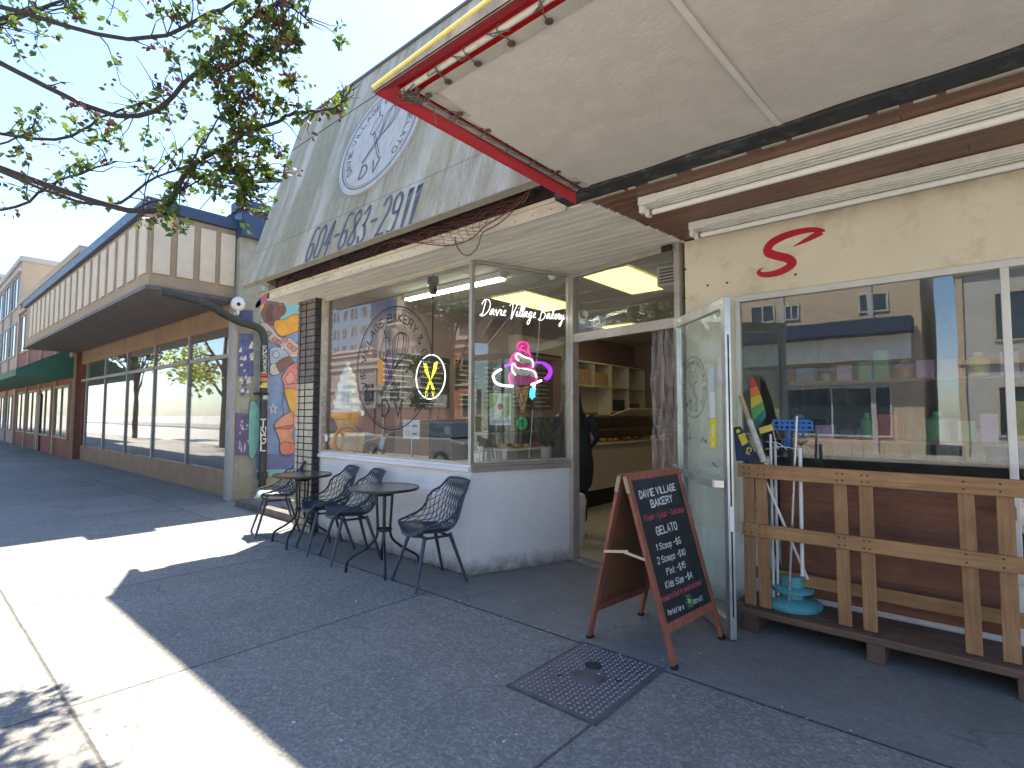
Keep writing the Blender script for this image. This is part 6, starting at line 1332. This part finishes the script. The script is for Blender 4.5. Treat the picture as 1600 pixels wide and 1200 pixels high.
# parked car
def carpaint(n_, c_):
    m, t, b = newmat(n_); b.inputs['Base Color'].default_value = (*c_, 1); b.inputs['Roughness'].default_value = .22; b.inputs['Coat Weight'].default_value = .6; return m
def car(x, y, m, label):
    e = empty('parked_car', (x, y, -.15), label, 'car'); L_ = 4.5; z0 = -.15
    def sec(px_, pz): return [(x+a, pz_) for a, pz_ in ()]
    body = [(-2.2, .35), (-2.25, .6), (-2.15, .82), (-1.2, .95), (1.55, .98), (2.2, .88), (2.27, .6), (2.2, .3)]
    q = MB(); n_ = len(body); rows = []
    for (yy, s_, dz) in ((-.86, .985, 0), (-.9, 1, 0), (.9, 1, 0), (.86, .985, 0)): rows.append([V((x+a*s_, y+yy, z0+b_)) for a, b_ in body])
    q.prism([V((x+a, y-.88, z0+b_)) for a, b_ in body], (0, 1.76, 0)); q.build('body', m, e, bev=.07, seg=3)
    cab = [(-1.25, .94), (-.45, 1.38), (.75, 1.43), (1.75, 1.0)]
    vs = [V((x+a, y+s_*(.80 if b_ < 1.2 else .62), z0+b_)) for s_ in (-1, 1) for a, b_ in cab]; q = MB(); q.add(vs, [(0, 1, 2, 3), (7, 6, 5, 4), (0, 4, 5, 1), (1, 5, 6, 2), (2, 6, 7, 3), (0, 3, 7, 4)]); q.build('cabin_glass', flat('car_glass', (.03, .04, .045), .06, spec=.8), e, bev=.03)
    q = MB().prism([V((x-.5, y-.63, z0+1.385)), V((x+.8, y-.63, z0+1.435)), V((x+.8, y+.63, z0+1.435)), V((x-.5, y+.63, z0+1.385))], (0, 0, .03)); q.build('roof', m, e, bev=.012)
    for wx in (-1.4, 1.35):
        for wy in (-.82, .82):
            c_ = V((x+wx, y+wy, z0+.33)); q = MB(); q.tube([c_-V((0, .11, 0)), c_+V((0, .11, 0))], .33, 24); wo_ = q.build('wheel', flat('tyre', (.02, .02, .02), .8), e, bev=.02); MB().tube([c_-V((0, .115, 0)), c_+V((0, .115, 0))], .2, 18).build('rim', pm('rim_alloy', (.5, .5, .5), .3, metal=.8), wo_)
    for wy in (-.6, .6): MB().box(x-2.262, x-2.22, y+wy-.18, y+wy+.18, z0+.6, z0+.72).build('headlight', flat('lamp_clear', (.7, .7, .7), .1), e)
    return e
car(-8.6, -6.9, carpaint('car_grey', (.16, .17, .18)), 'dark grey sedan parked at the kerb, mirrored in the front window')
car(-15, -6.9, carpaint('car_white', (.45, .45, .45)), 'pale car parked behind the dark grey sedan')

# =================================================================== TREES
def leafmat(name, c1, c2, tr=.5):
    m = bpy.data.materials.new(name); m.use_nodes = True; t = m.node_tree; b = t.nodes['Principled BSDF']; n = N(t)
    gi = n.n('ShaderNodeNewGeometry'); base = n.mix(n.ramp(gi.outputs['Random Per Island'], [(0, 0), (1, 1)]), c1, c2)
    n.l(base, b.inputs['Base Color']); b.inputs['Roughness'].default_value = .5
    tl = n.n('ShaderNodeBsdfTranslucent'); n.l(n.mix(.5, base, (.5, .5, .02), 'ADD') if tr > .4 else base, tl.inputs[0]); mx = n.n('ShaderNodeMixShader'); mx.inputs[0].default_value = tr
    n.l(b.outputs[0], mx.inputs[1]); n.l(tl.outputs[0], mx.inputs[2]); n.l(mx.outputs[0], t.nodes['Material Output'].inputs[0]); return m
lg = leafmat('spring_leaf', (.035, .08, .015), (.15, .21, .03), .4); lr = leafmat('bronze_leaf', (.07, .025, .022), (.14, .045, .035), .22); bark = pm('dark_bark', (.045, .035, .03), .9, .4, 8, .8, 30, stretch=(6, 6, 1))
def leaf(mb, p, r, s, drop=.3):
    d = V((r.gauss(0, 1), r.gauss(0, 1), r.gauss(0, .6)-drop)).normalized(); s1 = d.cross(V((r.gauss(0, 1), r.gauss(0, 1), r.gauss(0, 1)))).normalized(); up = d.cross(s1)
    a = p; b_ = p+d*s*.45+s1*s*.33+up*s*.06; c_ = p+d*s; e_ = p+d*s*.45-s1*s*.33+up*s*.06; mb.add([a, b_, c_, e_], [(0, 1, 2), (0, 2, 3)])
r = random.Random(99)
st = empty('street_tree', (-3.2, -5.0, 0), 'street tree with bare dark twigs, yellow-green leaves and bronze new growth', 'tree')
tk = MB(); LV = MB(); RD = MB(); TW = MB()
base = V((-3.2, -5.0, -.05)); fork = V((-3.1, -4.9, 3.0)); tk.tube(catmull([base, V((-3.18, -4.95, 1.2)), V((-3.12, -4.92, 2.2)), fork], 5), [.17-.005*k for k in range(16)], 12)
twigs = 0
def limb(pts, r0, r1, n_sub, leafy=1.0, L0=.5, ls=.066, red=.3):
    r0 *= .55; P_ = catmull(pts, 6); n_ = len(P_); TW.tube([p+V((r.uniform(-.008, .008), r.uniform(-.008, .008), r.uniform(-.008, .008))) for p in P_], [r0+(r1-r0)*i/(n_-1) for i in range(n_)], 6)
    for k in range(n_sub):
        t_ = r.uniform(.12, 1); i = min(int(t_*(n_-1)), n_-2); p = P_[i]; d = (P_[i+1]-P_[i]).normalized(); dv = (d*.5+V((r.gauss(0, .7), r.gauss(0, .5), r.gauss(0, .7)))).normalized(); L_ = r.uniform(.4, 1)*L0
        q_ = [p]; 
        for j in range(4): dv = (dv+V((r.gauss(0, .35), r.gauss(0, .3), r.gauss(0, .35)))).normalized(); q_.append(q_[-1]+dv*L_/4)
        TW.tube(q_, [.006, .005, .004, .003, .0018], 5)
        clusters = r.choice([1, 2, 2, 3]) if r.random() < leafy else 0
        for c_ in range(clusters):
            tt = r.choice([1, 2, 3, 4, 4]); cc = q_[tt]; isr = r.random() < red*.7; m_ = RD if isr else LV
            for l_ in range(r.randint(5, 10) if not isr else r.randint(4, 8)): leaf(m_, cc+V((r.gauss(0, .025), r.gauss(0, .025), r.gauss(0, .025))), r, ls*r.uniform(.6, 1.25)*(.75 if isr else 1))
# the limb whose tip crosses the sign panel
limb([fork, V((-2.6, -4.0, 3.6)), D(200, 330, 4.3), D(300, 258, 4.4), D(361, 223, 4.5), D(395, 203, 4.5), D(429, 191, 4.5), D(455, 178, 4.5), D(489, 174, 4.45), D(519, 171, 4.4), D(534, 159, 4.4), D(551, 133, 4.4)], .05, .006, 26, .75, .32)
limb([D(361, 223, 4.5), D(410, 215, 4.4), D(440, 205, 4.4)], .010, .004, 8, .9, .25)
limb([D(463, 176, 4.5), D(468, 160, 4.5), D(456, 133, 4.5), D(462, 122, 4.5)], .008, .004, 7, .8, .2, red=.6)
limb([D(421, 193, 4.5), D(425, 170, 4.5), D(400, 140, 4.5), D(385, 120, 4.5), D(365, 95, 4.5)], .012, .006, 16, .9, .3, red=.5)
for a in range(5): TW
limb([fork, V((-2.3, -3.8, 4.2)), D(180, 180, 4.2), D(300, 120, 4.3), D(360, 60, 4.4), D(400, 25, 4.4), D(440, 8, 4.4), D(470, 22, 4.4), D(489, 38, 4.4)], .045, .005, 62, 1, .38, red=.5)
limb([fork, V((-2.5, -3.7, 4.5)), D(200, 60, 4.4), D(330, 20, 4.5), D(420, -30, 4.5)], .04, .01, 34, 1, .5, red=.35)
limb([D(300, 120, 4.3), D(350, 110, 4.3), D(390, 90, 4.3), D(430, 70, 4.3), D(450, 40, 4.3)], .018, .006, 52, 1, .33, red=.45)
limb([D(300, 250, 4.4), D(340, 190, 4.4), D(365, 160, 4.4), D(400, 150, 4.4)], .014, .005, 18, .9, .35, red=.4)
limb([D(200, 330, 4.3), D(280, 300, 4.4), D(350, 262, 4.5), D(378, 290, 4.6), D(385, 325, 4.6)], .016, .005, 40, 1, .3)
limb([D(365, 250, 4.5), D(385, 265, 4.5), D(410, 262, 4.6), D(428, 275, 4.6)], .009, .004, 22, 1, .24)
limb([D(340, 120, 4.4), D(362, 150, 4.4), D(372, 200, 4.5), D(368, 240, 4.5)], .010, .004, 26, 1, .28, red=.5)
for k in range(7):
    a_ = (r.uniform(-120, 280), r.uniform(-60, 330)); limb([fork, V((-2.9, -4.2, 3.8)), D(a_[0]-120, a_[1]+40, 4.6), D(*a_, 4.7), D(a_[0]+90, a_[1]-30, 4.8)], .035, .006, 26, 1, .55, red=.35)
for k in range(5): limb([fork, fork+V((r.uniform(-1.2, .6), r.uniform(-1.5, -.4), 1.2)), fork+V((r.uniform(-2.2, 1.0), r.uniform(-2.6, -1), 2.4)), fork+V((r.uniform(-2.6, 1.2), r.uniform(-2.6, -1), 3.4))], .05, .01, 30, 1, .6, red=.3)
tk.build('trunk', bark, st); TW.build('branches', bark, st); LV.build('crown', lg, st); RD.build('new_growth', lr, st)
# farther trees
lg2 = leafmat('fresh_leaf', (.09, .15, .03), (.24, .30, .06), .5); lg3 = leafmat('deep_leaf', (.035, .075, .02), (.10, .16, .04), .35)
def tree(x, y, h, rad, label, lm, n_l=2600, ls=.22, seed=1, lo=.35):
    e = empty('street_tree', (x, y, 0), label, 'tree'); rt = random.Random(seed); t = MB(); t.tube([(x, y, 0), (x+.05, y, h*.25), (x, y+.05, h*.5), (x+.1, y, h*.75)], [h*.022, h*.018, h*.012, .03], 9)
    cl = []
    for k in range(16):
        a = rt.uniform(0, 6.28); rr_ = rad*rt.uniform(.3, .95); zz = h*rt.uniform(lo, .95); c_ = V((x+math.cos(a)*rr_, y+math.sin(a)*rr_, zz)); cl.append((c_, rad*rt.uniform(.25, .5))); s0 = V((x, y, h*rt.uniform(.25, .55))); t.tube([s0, s0.lerp(c_, .5)+V((0, 0, .2)), c_], [h*.008, h*.005, .012], 6)
    t.build('trunk', bark, e); q = MB()
    for k in range(n_l):
        c_, cr = rt.choice(cl); v_ = V((rt.gauss(0, 1), rt.gauss(0, 1), rt.gauss(0, .8))); leaf(q, c_+v_.normalized()*cr*rt.random()**.4, rt, ls*rt.uniform(.6, 1.3))
    q.build('crown', lm, e)
tree(-11, 3.4, 7.2, 1.6, 'yellow-green tree rising behind the mural building', lg2, 2600, .16, 3)
tree(-15.6, -14.0, 8.6, 1.9, 'large leafy tree across the street beside the orange brick building', lg3, 4200, .26, 4, .22)
tree(-41, -18.2, 7.5, 2.6, 'broad tree across the street before the brown building', lg2, 2500, .3, 5, .2)
tree(-21, -5.0, 7.5, 2.2, 'kerbside tree farther down the near sidewalk', lg2, 2600, .22, 6); tree(-34, -5.0, 8, 2.4, 'kerbside tree near the far end of the block', lg3, 2400, .26, 7)
# utility pole and wires above the neighbour
e = empty('utility_pole', (-9.2, 2.6, 0), 'dark utility pole with diagonal braces behind the mural building', 'utility pole'); MB().tube([(-9.2, 2.6, 0), (-9.2, 2.6, 7.6)], [.07, .05], 10).build('pole', bark, e)
MB().bar((-10.4, 1.75, 7.2), (-8.0, 3.45, 7.2), .06, .07).build('cross_arm', bark, e); MB().tube([(-10.2, 1.9, 7.15), (-9.2, 2.6, 6.2)], .03, 6).tube([(-8.2, 3.3, 7.15), (-9.2, 2.6, 6.2)], .03, 6).build('brace', bark, e)
for k, (dx, dy) in enumerate(((-1.3, -.9), (0.0, 0.0), (1.2, .9))): p0_ = V((-9.2+dx, 2.6+dy, 7.3)); p1_ = V((-40, 6+dy, 8.5)); tag(MB().tube([p0_, p0_.lerp(p1_, .5)-V((0, 0, .7)), p1_], .012, 5).tube([p0_, V((-8+dx, 9, 7.8))], .012, 5).build('overhead_wire', M['black'], at=tuple(p0_)), ['lowest overhead wire from the utility pole', 'middle overhead wire from the utility pole', 'rear overhead wire from the utility pole'][k], 'wire')
